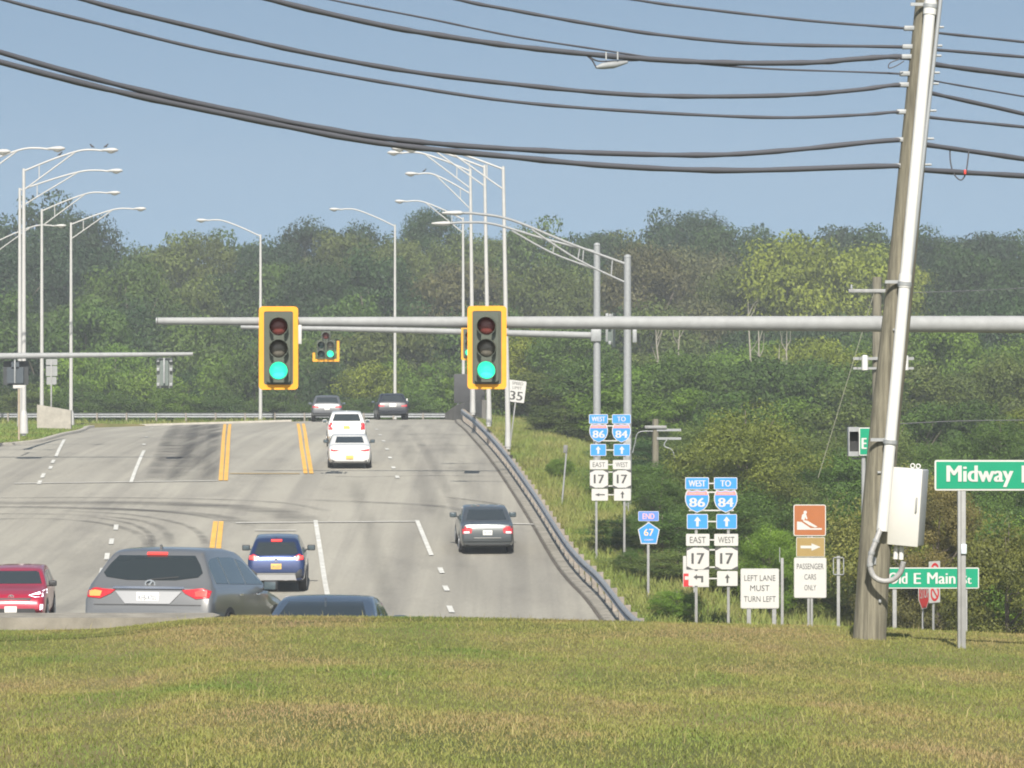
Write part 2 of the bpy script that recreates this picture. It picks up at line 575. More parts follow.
def ribbon(name, pts, width, dz, m, parent, wear=None, n_across=1, step=1.0):
    """a strip painted on the road along world points"""
    dense = []
    for a, b in zip(pts[:-1], pts[1:]):
        k = max(1, int((b - a).length / step))
        for i in range(k):
            dense.append(a.lerp(b, i / k))
    dense.append(pts[-1])
    co, w = [], []
    na = 2 if wear is None else 5
    for i, p in enumerate(dense):
        q0, q1 = dense[max(0, i - 1)], dense[min(len(dense) - 1, i + 1)]
        d = Vector((q1.x - q0.x, q1.y - q0.y, 0)).normalized()
        s = Vector((d.y, -d.x, 0))
        ww = width if not hasattr(width, '__len__') else width[0] + (width[1] - width[0]) * i / max(1, len(dense) - 1)
        for k in range(na):
            u = k / (na - 1)
            v = p + s * (u - 0.5) * ww
            co.append((v.x, v.y, float(z_road(v.x, v.y)) + dz))
            e = math.sin(math.pi * u) * math.sin(math.pi * min(1, max(0.0, (i + .02) / max(1, len(dense) - 1))) ) ** 0.35
            w.append(e if wear is not None else 1.0)
    faces = []
    for i in range(len(dense) - 1):
        for k in range(na - 1):
            a = i * na + k
            faces.append((a, a + 1, a + na + 1, a + na))
    me = np_mesh(name, np.array(co), np.array(faces))
    if wear is not None:
        at = me.attributes.new('wear', 'FLOAT', 'POINT')
        at.data.foreach_set('value', np.array(w, np.float32))
    return link_mesh(name, me, m, parent)

def pix_line(pts): return [G(*p) for p in pts]
def spline(pts, n=8):
    out = []
    for i in range(len(pts) - 1):
        p0, p1, p2, p3 = pts[max(0, i - 1)], pts[i], pts[i + 1], pts[min(len(pts) - 1, i + 2)]
        for k in range(n):
            t = k / n
            out.append(0.5 * ((2 * p1) + (p2 - p0) * t + (2 * p0 - 5 * p1 + 4 * p2 - p3) * t * t + (3 * p1 - p0 - 3 * p2 + p3) * t ** 3))
    out.append(pts[-1])
    return out

# dark worn patches and turning tyre tracks
st1 = stain_material('tyre_darkened_asphalt', (0.075, 0.075, 0.078), 0.52, (1.2, 0.05, 1))
st5 = stain_material('turning_tracks', (0.075, 0.075, 0.078), 0.52, (0.08, 0.9, 1))
st2 = stain_material('tyre_track', (0.08, 0.08, 0.082), 0.42, (0.5, 0.5, 1))
st4 = stain_material('wheel_path', (0.10, 0.10, 0.10), 0.20, (0.9, 0.03, 1))
st3 = stain_material('tar_crack', (0.05, 0.05, 0.05), 0.5, (1.5, 1.5, 1))
dzs = [0.004]
def stain(name, pts, width, m):
    dzs[0] += 0.0012
    ribbon(name, pts, width, dzs[0], m, road, wear=True, step=0.8)
stain('tyre_stain', pix_line([(208, 420), (205, 440), (199, 462), (195, 481)]), (2.8, 2.9), st1)
stain('tyre_stain', pix_line([(188, 421), (180, 450), (172, 482)]), (2.2, 2.4), st2)
stain('tyre_stain', pix_line([(214, 424), (212, 450), (208, 482)]), 0.8, st1)
stain('tyre_stain', pix_line([(178, 424), (165, 450), (152, 480)]), 0.9, st2)
stain('tyre_stain', pix_line([(196, 424), (190, 445), (180, 466), (170, 482)]), 0.7, st1)
arcs = [([(-60, 502), (30, 503), (120, 503), (200, 505), (270, 511), (310, 523)], 1.9, st5),
        ([(-60, 507), (60, 508), (150, 511), (215, 516), (255, 527)], 1.0, st5),
        ([(-60, 515), (20, 514), (90, 516), (140, 521), (165, 531), (172, 548)], 0.45, st2),
        ([(-60, 522), (20, 519), (80, 521), (122, 528), (144, 538), (150, 552)], 0.45, st2),
        ([(60, 511), (130, 515), (180, 524), (200, 534), (205, 545)], 0.40, st5),
        ([(20, 507), (120, 509), (190, 515), (230, 523)], 0.40, st5),
        ([(90, 517), (130, 524), (150, 535), (152, 552)], 0.35, st5),
        ([(-60, 499), (60, 498), (180, 499), (280, 503), (330, 512)], 0.5, st2),
        ([(300, 500), (420, 505), (470, 512), (500, 522)], 0.8, st2),
        ([(395, 428), (412, 460), (440, 520), (470, 580), (490, 622)], 1.0, st4),
        ([(428, 424), (455, 460), (500, 530), (545, 610)], 1.1, st4),
        ([(352, 478), (372, 540), (392, 620)], 0.8, st4),
        ([(404, 425), (436, 470), (452, 500), (480, 545)], 0.6, st4)]
for pts, w, m in arcs:
    stain('tyre_stain', spline(pix_line(pts), 6), w, m)
for a in [[(320, 476), (360, 477.5), (430, 476), (505, 477)], [(0, 515), (12, 514)], [(138, 511), (156, 510)], [(236, 476.5), (300, 476)],
          [(440, 497), (480, 502), (512, 507)]]:
    stain('road_crack', pix_line(a), 0.35, st3)

ribbon('road_seam', [Vector((float(XR(y)) - .06, y, 0)) for y in np.arange(80, 222, 2.0)], .13, 0.012, mat('dark_seam', (0.075, 0.066, 0.055), .9, 0, .3, 1.0), road)
# painted lines
Y2 = [[(225.0, 424.5), (222.5, 455), (220.7, 481)], [(230.0, 424.5), (227.6, 455), (225.8, 481)],
      [(298.0, 424), (301.5, 448), (305.6, 474)], [(303.2, 424), (307, 448), (311.4, 474)],
      [(215.6, 522), (212.5, 545), (205, 600)], [(221.2, 522), (218.8, 545), (213, 600)]]
for a in Y2:
    ribbon('yellow_line', pix_line(a), 0.17, 0.028, line_yellow, road)
ribbon('faint_yellow_line', pix_line([(230, 474), (300, 474)]), 0.35, 0.028, line_yellow_faint, road)
for a in [[(315.5, 521), (321, 556), (328, 598)], [(417, 521), (431.5, 556)], [(144, 451), (131, 483)], [(64.5, 440), (56, 457)]]:
    ribbon('white_line', pix_line(a), 0.15, 0.028, line_white, road)
for a in [[(14, 484), (218, 481.3)], [(236, 523.5), (415, 522)], [(462, 523), (541, 525)], [(255, 531), (296, 531)]]:
    ribbon('faint_stop_line', pix_line(a), 0.28, 0.028, line_faint, road)
dots = [(441, 571, .9), (446, 589, .9), (450.5, 610, .9),
        (376.5, 429.7, .9), (380, 435.3, .9), (383.5, 441.4, .9), (387, 449.6, .9), (390, 458.1, .9), (393.5, 468.1, .9), (397.3, 477.5, .9),
        (144, 444.8, .8), (146.3, 437.6, .8), (149.5, 432.4, .8), (152, 428, .8),
        (53, 462, 1.6), (50.5, 468, 1.2), (43, 476, 1.6), (39.5, 483, 1.2),
        (116, 528, .9), (111.5, 542, .9), (107, 557, 1.0), (102, 572, 1.0)]
for px, py, ln in dots:
    c = G(px, py)
    ln *= 1.9 if py > 500 else 1.35
    s = -0.066 if px > 300 else -0.10
    a = c + Vector((-s * ln / 2 * -1, -ln / 2, 0)); b = c + Vector((-s * ln / 2, ln / 2, 0))
    a.x = c.x - s * ln / 2; b.x = c.x + s * ln / 2
    ribbon('lane_dash', [a, b], 0.16, 0.028, line_white, road, step=.5)

# kerbs
def kerb(name, pts, w, h, m, label=None, side=1):
    mb = MB()
    n = len(pts)
    rows_ = []
    for i, p in enumerate(pts):
        q0, q1 = pts[max(0, i - 1)], pts[min(n - 1, i + 1)]
        d = Vector((q1.x - q0.x, q1.y - q0.y, 0)).normalized()
        s = Vector((d.y, -d.x, 0)) * side
        base = p
        prof = [(0, -0.3), (0, h - .03), (.03, h), (w, h), (w, -0.3)]
        rows_.append([mb.bm.verts.new((base.x + s.x * u, base.y + s.y * u, base.z + v)) for u, v in prof])
    for i in range(n - 1):
        for k in range(4):
            mb.bm.faces.new((rows_[i][k], rows_[i][k + 1], rows_[i + 1][k + 1], rows_[i + 1][k]))
    mb.bm.faces.new(rows_[0]); mb.bm.faces.new(rows_[-1][::-1])
    o = mb.build(name, m)
    return set_props(o, label, 'kerb', kind='structure')
rk = [Vector((float(XR(y)) - .02, y, float(z_road(XR(y), y)))) for y in np.arange(80, 224, 2.0)]
kerb('kerb', rk, 0.55, 0.07, kerb_m, 'stained concrete kerb strip along the right edge of the road', 1)
lk = [Vector((float(XL(y)), y, float(z_road(XL(y), y)))) for y in np.concatenate([np.arange(147, 168, .7), np.arange(168, 209.4, 1.5)])]
kerb('kerb', lk, 0.25, 0.14, concrete, 'pale kerb curving round the grass corner on the left', -1)
bk = [Vector((x, 209.7, float(z_road(x, 209.7)))) for x in np.arange(-25.6, -13.4, .6)]
kerb('kerb', bk, 0.25, 0.12, concrete, 'kerb below the far guardrail at the crest', -1)

# the concrete island nose in front of the near cars
mb = MB()
p0, p1, p2 = P(-60, 613.5, 34.9), P(205, 613.5, 34.9), P(222, 616, 35.2)
for poly_h, in ((0,),):
    pts = [(p0.x, 34.5), (p1.x - .05, 34.5), (p1.x + .10, 34.62), (p1.x + .16, 34.9), (p1.x + .05, 35.25), (p0.x, 35.25)]
    top, bot = [], []
    for x, y in pts:
        top.append(mb.bm.verts.new((x, y, -2.372)))
        bot.append(mb.bm.verts.new((x, y, -2.9)))
    mb.bm.faces.new(top)
    for i in range(len(pts)):
        j = (i + 1) % len(pts)
        mb.bm.faces.new((top[i], top[j], bot[j], bot[i]))
isl = mb.build('kerb_island', kerb_m)
set_props(isl, 'grey concrete kerb island at the edge of the lawn before the near cars', 'kerb', kind='structure')

# ------------------------------------------------------------------ grass (nobody could count it)
def blades(name, pts, hmin, hmax, width, m, label, lean=0.5, zf=z_ground):
    n = len(pts)
    x, y = pts[:, 0], pts[:, 1]
    z = zf(x, y)
    h = rng.uniform(hmin, hmax, n)
    a = rng.uniform(0, 2 * np.pi, n)
    ln = rng.uniform(0.1, lean, n) * h
    wa = rng.uniform(0, 2 * np.pi, n)
    wx, wy = np.cos(wa) * width / 2, np.sin(wa) * width / 2
    base = np.stack([x, y, z - 0.01], 1)
    side = np.stack([wx, wy, np.zeros(n)], 1)
    midp = base + np.stack([np.cos(a) * ln * .35, np.sin(a) * ln * .35, h * .6], 1)
    tip = base + np.stack([np.cos(a) * ln, np.sin(a) * ln, h], 1)
    co = np.stack([base - side, base + side, midp + side * .7, midp - side * .7, tip], 1).reshape(-1, 3)
    i = np.arange(n) * 5
    f = np.concatenate([np.stack([i, i + 1, i + 2], 1), np.stack([i, i + 2, i + 3], 1), np.stack([i + 3, i + 2, i + 4], 1)])
    o = link_mesh(name, np_mesh(name, co, f), m)
    return set_props(o, label, 'grass', kind='stuff')

lawn_m = ground_material('lawn_blades', [(0.32, (0.110, 0.168, 0.042)), (0.43, (0.175, 0.202, 0.056)), (0.52, (0.225, 0.220, 0.072)), (0.60, (0.262, 0.212, 0.094)), (0.70, (0.275, 0.200, 0.118))], (0.62, 0.20, 0.5), True)
n = 480000
yy = 11.5 + (36.2 - 11.5) * rng.random(n) ** 0.8
xx = (rng.random(n) * 2 - 1) * (yy * 0.152 + 1.2)
keep = ~((xx < p1.x + .25) & (yy > 34.4))
blades('lawn_grass', np.stack([xx, yy], 1)[keep], 0.010, 0.034, 0.006, lawn_m, 'dry yellow green mown grass covering the lawn in the foreground', 0.9)
n = 2600
yy = 12 + 23.5 * rng.random(n) ** 0.7
xx = (rng.random(n) * 2 - 1) * (yy * 0.152 + 1.2)
kp = ~((xx < p1.x + .25) & (yy > 34.3))
blades('grass_stalks', np.stack([xx, yy], 1)[kp], 0.04, 0.095, 0.006, ground_material('stalks', [(0.3, (0.16, 0.19, 0.06)), (0.55, (0.30, 0.26, 0.12)), (0.75, (0.34, 0.27, 0.15))], (2, 2, 1), True), 'taller dry grass stalks and weeds scattered over the lawn', 0.7)
meadow_m = ground_material('meadow_blades', [(0.3, (0.11, 0.17, 0.035)), (0.45, (0.165, 0.205, 0.05)), (0.6, (0.21, 0.215, 0.07)), (0.78, (0.26, 0.215, 0.10))], (0.5, 0.2, 0.5), True)
n = 110000
yy = 92 + (224 - 92) * rng.random(n)
dd = 0.9 + 9.5 * rng.random(n) ** 1.3
xx = XR(yy) + dd
blades('meadow_grass', np.stack([xx, yy], 1), 0.10, 0.42, 0.035, meadow_m, 'rough tall grass on the bank behind the right guardrail', 0.8)
n = 9000
yy = 211.5 + 22 * rng.random(n)
xx = -40 + 36 * rng.random(n)
kp = (xx < -15.5) | (yy > 229)
blades('verge_grass', np.stack([xx, yy], 1)[kp], 0.12, 0.5, 0.06, meadow_m, 'dry weeds along the far guardrail beyond the crest', 0.8)
n = 40000
yy = 150 + 59 * rng.random(n)
xx = XL(yy) - .3 - 9 * rng.random(n)
kp = xx < XL(yy) - .28
green_m = ground_material('corner_blades', [(0.3, (0.10, 0.17, 0.035)), (0.5, (0.14, 0.20, 0.045)), (0.7, (0.19, 0.21, 0.065))], (0.5, 0.2, 0.5), True)
blades('corner_grass', np.stack([xx, yy], 1)[kp], 0.05, 0.16, 0.05, green_m, 'green mown grass on the raised corner left of the road', 0.8)

# ------------------------------------------------------------------ trees and shrubs
def crown_mesh(name, seed, n_cl, n_leaf, leaf, kind):
    """unit height crown of leaf-sized faces in clumps; x,y radius about 0.5"""
    r = np.random.default_rng(seed)
    cl = []
    while len(cl) < n_cl:
        u = r.normal(size=3); u /= np.linalg.norm(u)
        if kind == 'tree':
            c = np.array([0, 0, 0.58]); rad = np.array([0.40, 0.40, 0.38])
            rr = r.uniform(0.45, 1.0) ** 0.6
        elif kind == 'shrub':
            c = np.array([0, 0, 0.42]); rad = np.array([0.43, 0.43, 0.48])
            rr = r.uniform(0.3, 1.0) ** 0.6
        else:  # tall loose
            c = np.array([0, 0, 0.55]); rad = np.array([0.33, 0.33, 0.44])
            rr = r.uniform(0.35, 1.0) ** 0.6
        lump = 1 + 0.22 * math.sin(3 * math.atan2(u[1], u[0]) + seed) * (1 - abs(u[2])) + 0.12 * math.sin(5 * u[2] + seed * 2)
        p = c + u * rad * rr * lump
        if p[2] < 0.02: continue
        cl.append((p, r.uniform(0.065, 0.15) * (1.15 if kind == 'tree' else 1.0), r.uniform(0, 1)))
    P_, N_, T_, S_ = [], [], [], []
    for p, rad, tone in cl:
        m = int(n_leaf * r.uniform(0.7, 1.3))
        d = r.normal(size=(m, 3)); d /= np.linalg.norm(d, axis=1)[:, None]
        q = p + d * (rad * r.uniform(0.25, 1.0, m) ** 0.5)[:, None] * np.array([1.25, 1.25, 0.75])
        nn = d * 1.0 + r.normal(size=(m, 3)) * 0.42 + np.array([0, 0, 0.35])
        nn /= np.linalg.norm(nn, axis=1)[:, None]
        P_.append(q); N_.append(nn)
        T_.append(np.clip(tone * 0.55 + r.uniform(0, 0.45, m), 0, 1))
        S_.append(leaf * r.uniform(0.6, 1.35, m))
    # stray sprigs that break the outline
    p = np.concatenate(P_); nn = np.concatenate(N_); t = np.concatenate(T_); s = np.concatenate(S_)
    a = np.cross(nn, r.normal(size=nn.shape)); a /= np.linalg.norm(a, axis=1)[:, None]
    b = np.cross(nn, a)
    co = np.stack([p - a * s[:, None], p + b * s[:, None] * .55, p + a * s[:, None], p - b * s[:, None] * .55], 1).reshape(-1, 3)
    k = len(p)
    f = np.arange(k * 4).reshape(k, 4)
    me = np_mesh(name, co, f)
    at = me.attributes.new('tone', 'FLOAT', 'FACE')
    at.data.foreach_set('value', t.astype(np.float32))
    me.materials.append(leaf_m)
    return me

def trunk_mesh(name, seed, spread=0.3, top=0.85):
    r = random.Random(seed)
    mb = MB()
    mb.tube([(0, 0, -0.04), (0.01, 0, 0.15), (r.uniform(-.02, .02), 0.01, 0.45), (r.uniform(-.04, .04), r.uniform(-.03, .03), top)], [0.026, 0.020, 0.014, 0.003], 7)
    for i in range(7):
        z = r.uniform(0.25, 0.6)
        a = r.uniform(0, 6.28)
        e = Vector((math.cos(a) * spread, math.sin(a) * spread, min(.9, z + r.uniform(.15, .3))))
        mb.tube([(0, 0, z), Vector((e.x * .45, e.y * .45, z + (e.z - z) * .35)), e], [0.009, 0.006, 0.002], 5)
    bm = mb.bm
    me = bpy.data.meshes.new(name)
    bm.to_mesh(me); bm.free()
    me.materials.append(bark_m)
    return me

CROWNS = {'tree': [crown_mesh('crown', s, 110, 190, 0.0135, 'tree') for s in (1, 2, 3, 4)],
          'loose': [crown_mesh('crown', s, 85, 180, 0.0135, 'loose') for s in (11, 12, 13)],
          'fine': [crown_mesh('crown', s, 120, 400, 0.0085, 'shrub') for s in (31, 32)],
          'shrub': [crown_mesh('crown', s, 100, 190, 0.0145, 'shrub') for s in (21, 22, 23, 24)]}
TRUNKS = [trunk_mesh('trunk', s) for s in (1, 2, 3)]
tree_rand = random.Random(99)

def plant(name, px, py_top, Y, w_px, kind, col, label, group, cat='tree', base=None):
    top = P(px, py_top, Y)
    zg = float(z_ground(top.x, Y)) if base is None else base
    h = max(1.0, top.z - zg) * (1.0 if Y > 250 else 1.03)
    w = w_px * Y / F * (1.42 if kind != 'shrub' else 1.2)
    o = thing(name, label, cat, (top.x, Y, zg), (0, 0, 0), group)
    me = tree_rand.choice(CROWNS['fine' if kind == 'shrub' and Y < 160 else kind])
    c = link_mesh('crown', me, None, o)
    rz = tree_rand.uniform(0, 6.28)
    c.rotation_euler = (0, 0, rz)
    spread = 0.88 if kind != 'loose' else 0.74
    hc = min(h, w * (1.45 if kind == 'tree' else 1.9 if kind == 'loose' else 1.5))
    c.scale = (w / spread, w / spread, hc)
    c.location = (0, 0, h - hc)
    v = tree_rand.uniform(0.84, 1.16) * (1.28 if kind == 'shrub' and Y < 160 else 1.0)
    g = tree_rand.uniform(0.94, 1.06)
    c.color = (col[0] * v * g, col[1] * v, col[2] * v, 1)
    t = link_mesh('trunk', tree_rand.choice(TRUNKS), None, o)
    t.scale = (max(2.5, h * .75), max(2.5, h * .75), h)
    t.rotation_euler = (0, 0, rz)
    return o

DARK = (0.036, 0.074, 0.025); BLUEGREEN = (0.031, 0.063, 0.032); MID = (0.072, 0.128, 0.028)
YEL = (0.170, 0.212, 0.028); OLIVE = (0.096, 0.132, 0.035); BROWN = (0.108, 0.112, 0.052); BRIGHT = (0.118, 0.200, 0.030)

names_col = {DARK: 'dark green', BLUEGREEN: 'bluish dark green', MID: 'mid green', YEL: 'yellow green', OLIVE: 'olive green', BROWN: 'brownish grey green', BRIGHT: 'bright green'}

def zone(px):
    for lim, s in ((125, 'left street lamps'), (300, 'left near traffic light'), (460, 'cars on the crest'), (640, 'right street lamps'), (860, 'route signs')):
        if px < lim: return s
    return 'leaning utility pole'

def row(items, Y, jit, kind_pick, rowname, name='forest_tree', cat='tree'):
    for px, py, w, col in items:
        y = Y + tree_rand.uniform(-jit, jit)
        lab = f'{names_col[col]} {cat} in the {rowname} behind the {zone(px)}'
        plant(name, px, py, y, w, kind_pick() if callable(kind_pick) else kind_pick, col, lab, f'{names_col[col]} {cat}s of the {rowname} behind the {zone(px)}', cat)

# skyline row
sky_items = [(-60, 215, 95, BLUEGREEN), (8, 212, 70, BLUEGREEN), (50, 200, 76, BLUEGREEN), (84, 214, 62, BLUEGREEN),
             (132, 243, 64, MID), (168, 240, 60, OLIVE), (200, 234, 60, OLIVE), (236, 237, 66, MID), (272, 238, 60, BLUEGREEN), (306, 219, 58, BLUEGREEN),
             (338, 228, 62, OLIVE), (368, 221, 60, DARK), (402, 232, 58, OLIVE), (430, 209, 46, DARK), (462, 230, 62, OLIVE), (502, 229, 66, OLIVE),
             (536, 224, 64, MID), (572, 231, 60, DARK), (604, 224, 60, DARK), (632, 236, 52, OLIVE), (664, 217, 62, BLUEGREEN), (692, 213, 60, BLUEGREEN),
             (728, 226, 64, DARK), (762, 222, 66, DARK), (800, 229, 62, DARK), (838, 222, 64, BLUEGREEN), (872, 221, 60, DARK), (908, 226, 66, DARK),
             (946, 229, 60, DARK), (986, 224, 70, BLUEGREEN), (1022, 228, 64, DARK), (1070, 226, 80, DARK)]
row(sky_items, 352, 14, lambda: tree_rand.choice(['tree', 'tree', 'loose']), 'skyline row')
mid_items = []
for px in range(-50, 1090, 46):
    if px < 115: col, py = BLUEGREEN, 240 + tree_rand.randint(-8, 14)
    elif px < 300: col, py = tree_rand.choice([DARK, OLIVE, MID]), 268 + tree_rand.randint(-14, 14)
    elif px < 470: col, py = tree_rand.choice([BROWN, OLIVE, DARK]), 262 + tree_rand.randint(-14, 14)
    elif px < 640: col, py = tree_rand.choice([OLIVE, OLIVE, MID]), 262 + tree_rand.randint(-14, 12)
    elif px < 740: col, py = BROWN, 252 + tree_rand.randint(-10, 12)
    elif px < 780: col, py = DARK, 268
    elif px < 880: col, py = YEL, 258 + tree_rand.randint(-12, 12)
    elif px < 930: col, py = YEL, 262
    else: col, py = DARK, 252 + tree_rand.randint(-10, 10)
    mid_items.append((px + tree_rand.randint(-10, 10), py, 74, col))
row(mid_items, 315, 10, 'tree', 'middle row')
front_items = []
for px in range(-40, 1080, 44):
    if px < 115: col, py = tree_rand.choice([DARK, MID]), 300 + tree_rand.randint(-16, 16)
    elif px < 640: col, py = tree_rand.choice([MID, OLIVE, DARK, DARK]), 312 + tree_rand.randint(-18, 16)
    elif px < 730: col, py = tree_rand.choice([BROWN, OLIVE]), 308 + tree_rand.randint(-10, 12)
    elif px < 900: col, py = tree_rand.choice([DARK, MID]), 322 + tree_rand.randint(-12, 16)
    else: col, py = DARK, 305 + tree_rand.randint(-16, 16)
    front_items.append((px + tree_rand.randint(-12, 12), py, 78, col))
row(front_items, 282, 8, 'tree', 'front row')
low_items = []
for px in range(-30, 560, 36):
    col = tree_rand.choice([BRIGHT, MID, DARK, MID]) if px > 110 else tree_rand.choice([BRIGHT, DARK])
    if 330 < px < 480: col = tree_rand.choice([YEL, BRIGHT])
    low_items.append((px + tree_rand.randint(-8, 8), 352 + tree_rand.randint(-22, 16), 62, col))
row(low_items, 256, 6, 'shrub', 'thicket beyond the crest', 'shrub', 'shrub')
for px in range(-20, 460, 48):
    low_items = [(px + tree_rand.randint(-10, 10), 388 + tree_rand.randint(-6, 8), 50, tree_rand.choice([MID, BRIGHT, OLIVE]))]
    row(low_items, 240, 3, 'shrub', 'far guardrail scrub', 'shrub', 'shrub')
# the right hand bank, nearer and nearer
bank = []
for Y, py0, dp, x0, x1, st, cols, w in [
        (235, 338, 14, 535, 1080, 46, [MID, OLIVE, BRIGHT, YEL], 66),
        (205, 366, 14, 545, 1080, 52, [MID, OLIVE, BRIGHT], 74),
        (178, 392, 12, 560, 1080, 58, [OLIVE, MID, BRIGHT, YEL], 86),
        (152, 418, 16, 640, 1090, 62, [MID, OLIVE, YEL, DARK], 96),
        (132, 452, 18, 645, 1090, 68, [MID, OLIVE, MID], 104),
        (116, 492, 18, 668, 1100, 74, [MID, OLIVE, BRIGHT], 118),
        (104, 546, 16, 690, 1110, 66, [MID, OLIVE, BRIGHT], 104)]:
    for px in range(x0, x1, st):
        bank.append((px + tree_rand.randint(-14, 14), py0 + tree_rand.randint(-dp, dp), w * tree_rand.uniform(.85, 1.2), tree_rand.choice(cols), Y))
for px, py, w, col, Y in bank:
    nm = names_col[col]
    rowname = {235: 'top of the bank', 205: 'upper bank', 178: 'bank', 152: 'bank halfway down', 132: 'dark lower bank', 116: 'bank foot', 104: 'roadside thicket'}[Y]
    row([(px, py, w, col)], Y, 3, 'shrub' if Y < 200 else 'tree', rowname, 'bank_shrub', 'shrub')
# plants with a look of their own
plant('broad_tree', 800, 236, 296, 92, 'tree', YEL, 'broad yellow green tree right of the bare trunks, above the mast arm', None, 'tree')
plant('broad_tree', 868, 246, 298, 80, 'tree', YEL, 'yellow green tree whose crown the background utility pole crosses', None, 'tree')
plant('broad_tree', 738, 262, 300, 62, 'loose', OLIVE, 'slender olive green tree among the bare trunks above the mast arm', None, 'tree')
plant('broad_tree', 828, 352, 226, 80, 'tree', YEL, 'yellow green tree below the mast arm left of the guy wire', None, 'tree')
plant('shrub', 745, 392, 128, 118, 'shrub', (0.135, 0.165, 0.036), 'yellow green leafy sapling above the nearer route sign pair', None, 'shrub')
plant('shrub', 660, 470, 122, 60, 'shrub', MID, 'mid green bush under the small utility pole in the thicket', None, 'shrub')
plant('shrub', 770, 516, 98, 52, 'shrub', BRIGHT, 'light green bush between the paired route signs and the brown boat sign', None, 'shrub')
plant('shrub', 938, 470, 89, 66, 'shrub', (0.165, 0.145, 0.055), 'half bare tan leaved shrub between the white cabinet and the Midway sign', None, 'shrub')
plant('shrub', 1008, 500, 86, 120, 'shrub', (0.115, 0.135, 0.036), 'olive leafy shrub under the Midway street sign at the right edge', None, 'shrub')
plant('shrub', 910, 540, 90, 80, 'shrub', (0.125, 0.12, 0.048), 'brown leaved bush behind the Old E Main St sign', None, 'shrub')
plant('shrub', 560, 520, 140, 24, 'shrub', BRIGHT, 'small weedy bush on the grass bank beside the slanting marker post', None, 'shrub')
plant('shrub', 676, 588, 94, 46, 'shrub', BRIGHT, 'low green weeds round the foot of the paired route signs near the lawn', None, 'shrub')
plant('shrub', 632, 545, 106, 26, 'shrub', MID, 'small bush at the foot of the far pair of route sign posts', None, 'shrub')
plant('shrub', 905, 452, 100, 120, 'shrub', (0.14, 0.155, 0.042), 'yellowing shrub behind the white cabinet on the utility pole', None, 'shrub')

def dead_tree(px, py_top, Y, h, seed, label):
    r = random.Random(seed)
    p = P(px, py_top, Y)
    zg = p.z - h
    lx = r.uniform(-.5, .5)
    mb = MB()
    mb.tube([(0, 0, 0), (lx * .3 + r.uniform(-.15, .15), 0, h * .5), (lx * .8, 0, h * .8), (lx, 0, h)], [.10, .075, .05, .015], 7)
    for i in range(4):
        z = h * r.uniform(.45, .9)
        q = r.choice([-1, 1])
        x0 = lx * z / h * .8
        mb.tube([(x0, 0, z), (x0 + q * r.uniform(.15, .35), r.uniform(-.2, .2), z + r.uniform(.4, .8)), (x0 + q * r.uniform(.2, .7), r.uniform(-.3, .3), z + r.uniform(.9, 1.7))], [.035, .022, .008], 5)
    o = mb.build('dead_tree', pale_bark)
    o.location = (p.x, Y, zg)
    set_props(o, label, 'dead tree')
dead_tree(661, 322, 226, 8, 1, 'thin pale bare trunk just right of the grey lamp poles')
dead_tree(673, 325, 225, 8, 2, 'second thin pale bare trunk right of the grey lamp poles')
dead_tree(752, 300, 224, 9, 3, 'tall bare trunk above the middle of the long mast arm')
dead_tree(762, 318, 223, 8, 4, 'forked bare trunk among the cluster below the long mast arm')
dead_tree(785, 330, 222, 7, 5, 'bare branching snag left of the leaning utility pole')
dead_tree(775, 345, 221, 6, 6, 'short bare snag in the cluster below the long mast arm')

# ------------------------------------------------------------------ guardrails
def guardrail(pts, label, post_step=2.0, h=0.72):
    o = thing('guardrail', label, 'guardrail', pts[0])
    off = -pts[0]
    # W-beam cross section swept along pts
    prof = [(0.0, -.155), (-.03, -.13), (-.075, -.085), (-.075, -.06), (0, -.015), (0, .015), (-.075, .06), (-.075, .085), (-.03, .13), (0, .155)]
    mb = MB()
    rows_ = []
    n = len(pts)
    for i, p in enumerate(pts):
        q0, q1 = pts[max(0, i - 1)], pts[min(n - 1, i + 1)]
        d = Vector((q1.x - q0.x, q1.y - q0.y, 0)).normalized()
        s = Vector((d.y, -d.x, 0))
        rows_.append([[mb.bm.verts.new(p + off + s * (u + t) + Vector((0, 0, h - .155 + v))) for u, v in prof] for t in (0, 0.006)])
    for i in range(n - 1):
        for k in range(len(prof) - 1):
            for t in (0, 1):
                f = mb.bm.faces.new((rows_[i][t][k], rows_[i][t][k + 1], rows_[i + 1][t][k + 1], rows_[i + 1][t][k]))
    mb.build('rail', rail_m, o, 50)
    acc = 0
    last = None
    k = 0
    for i in range(n - 1):
        a, b = pts[i], pts[i + 1]
        L = (b - a).length
        while acc < L and k < 95:
            p = a.lerp(b, acc / L)
            d = (b - a).normalized()
            s = Vector((d.y, -d.x, 0))
            m2 = MB()
            ang = Matrix.Rotation(math.atan2(-d.x, d.y), 3, 'Z')
            c = p + off + s * 0.11
            m2.box(c + Vector((0, 0, h / 2 - .3)), (.15, .10, h + .6), ang)
            m2.box(c - s * 0.065 + Vector((0, 0, h - .155)), (.10, .09, .30), ang)
            m2.build('post', rust_m, o)
            acc += post_step
            k += 1
        acc -= L
    return o
rp = [Vector((float(XR(y)) + 0.32, y, float(z_road(XR(y), y)))) for y in np.arange(81.5, 203, 1.5)]
guardrail(rp, 'long W-beam steel guardrail curving up the right side of the road')
fr = [Vector((x, 229.5, -2.66)) for x in np.arange(-66, -3.5, 2.0)]
guardrail(fr[::-1] if False else fr, 'steel guardrail running across the view behind the crest', 2.0)

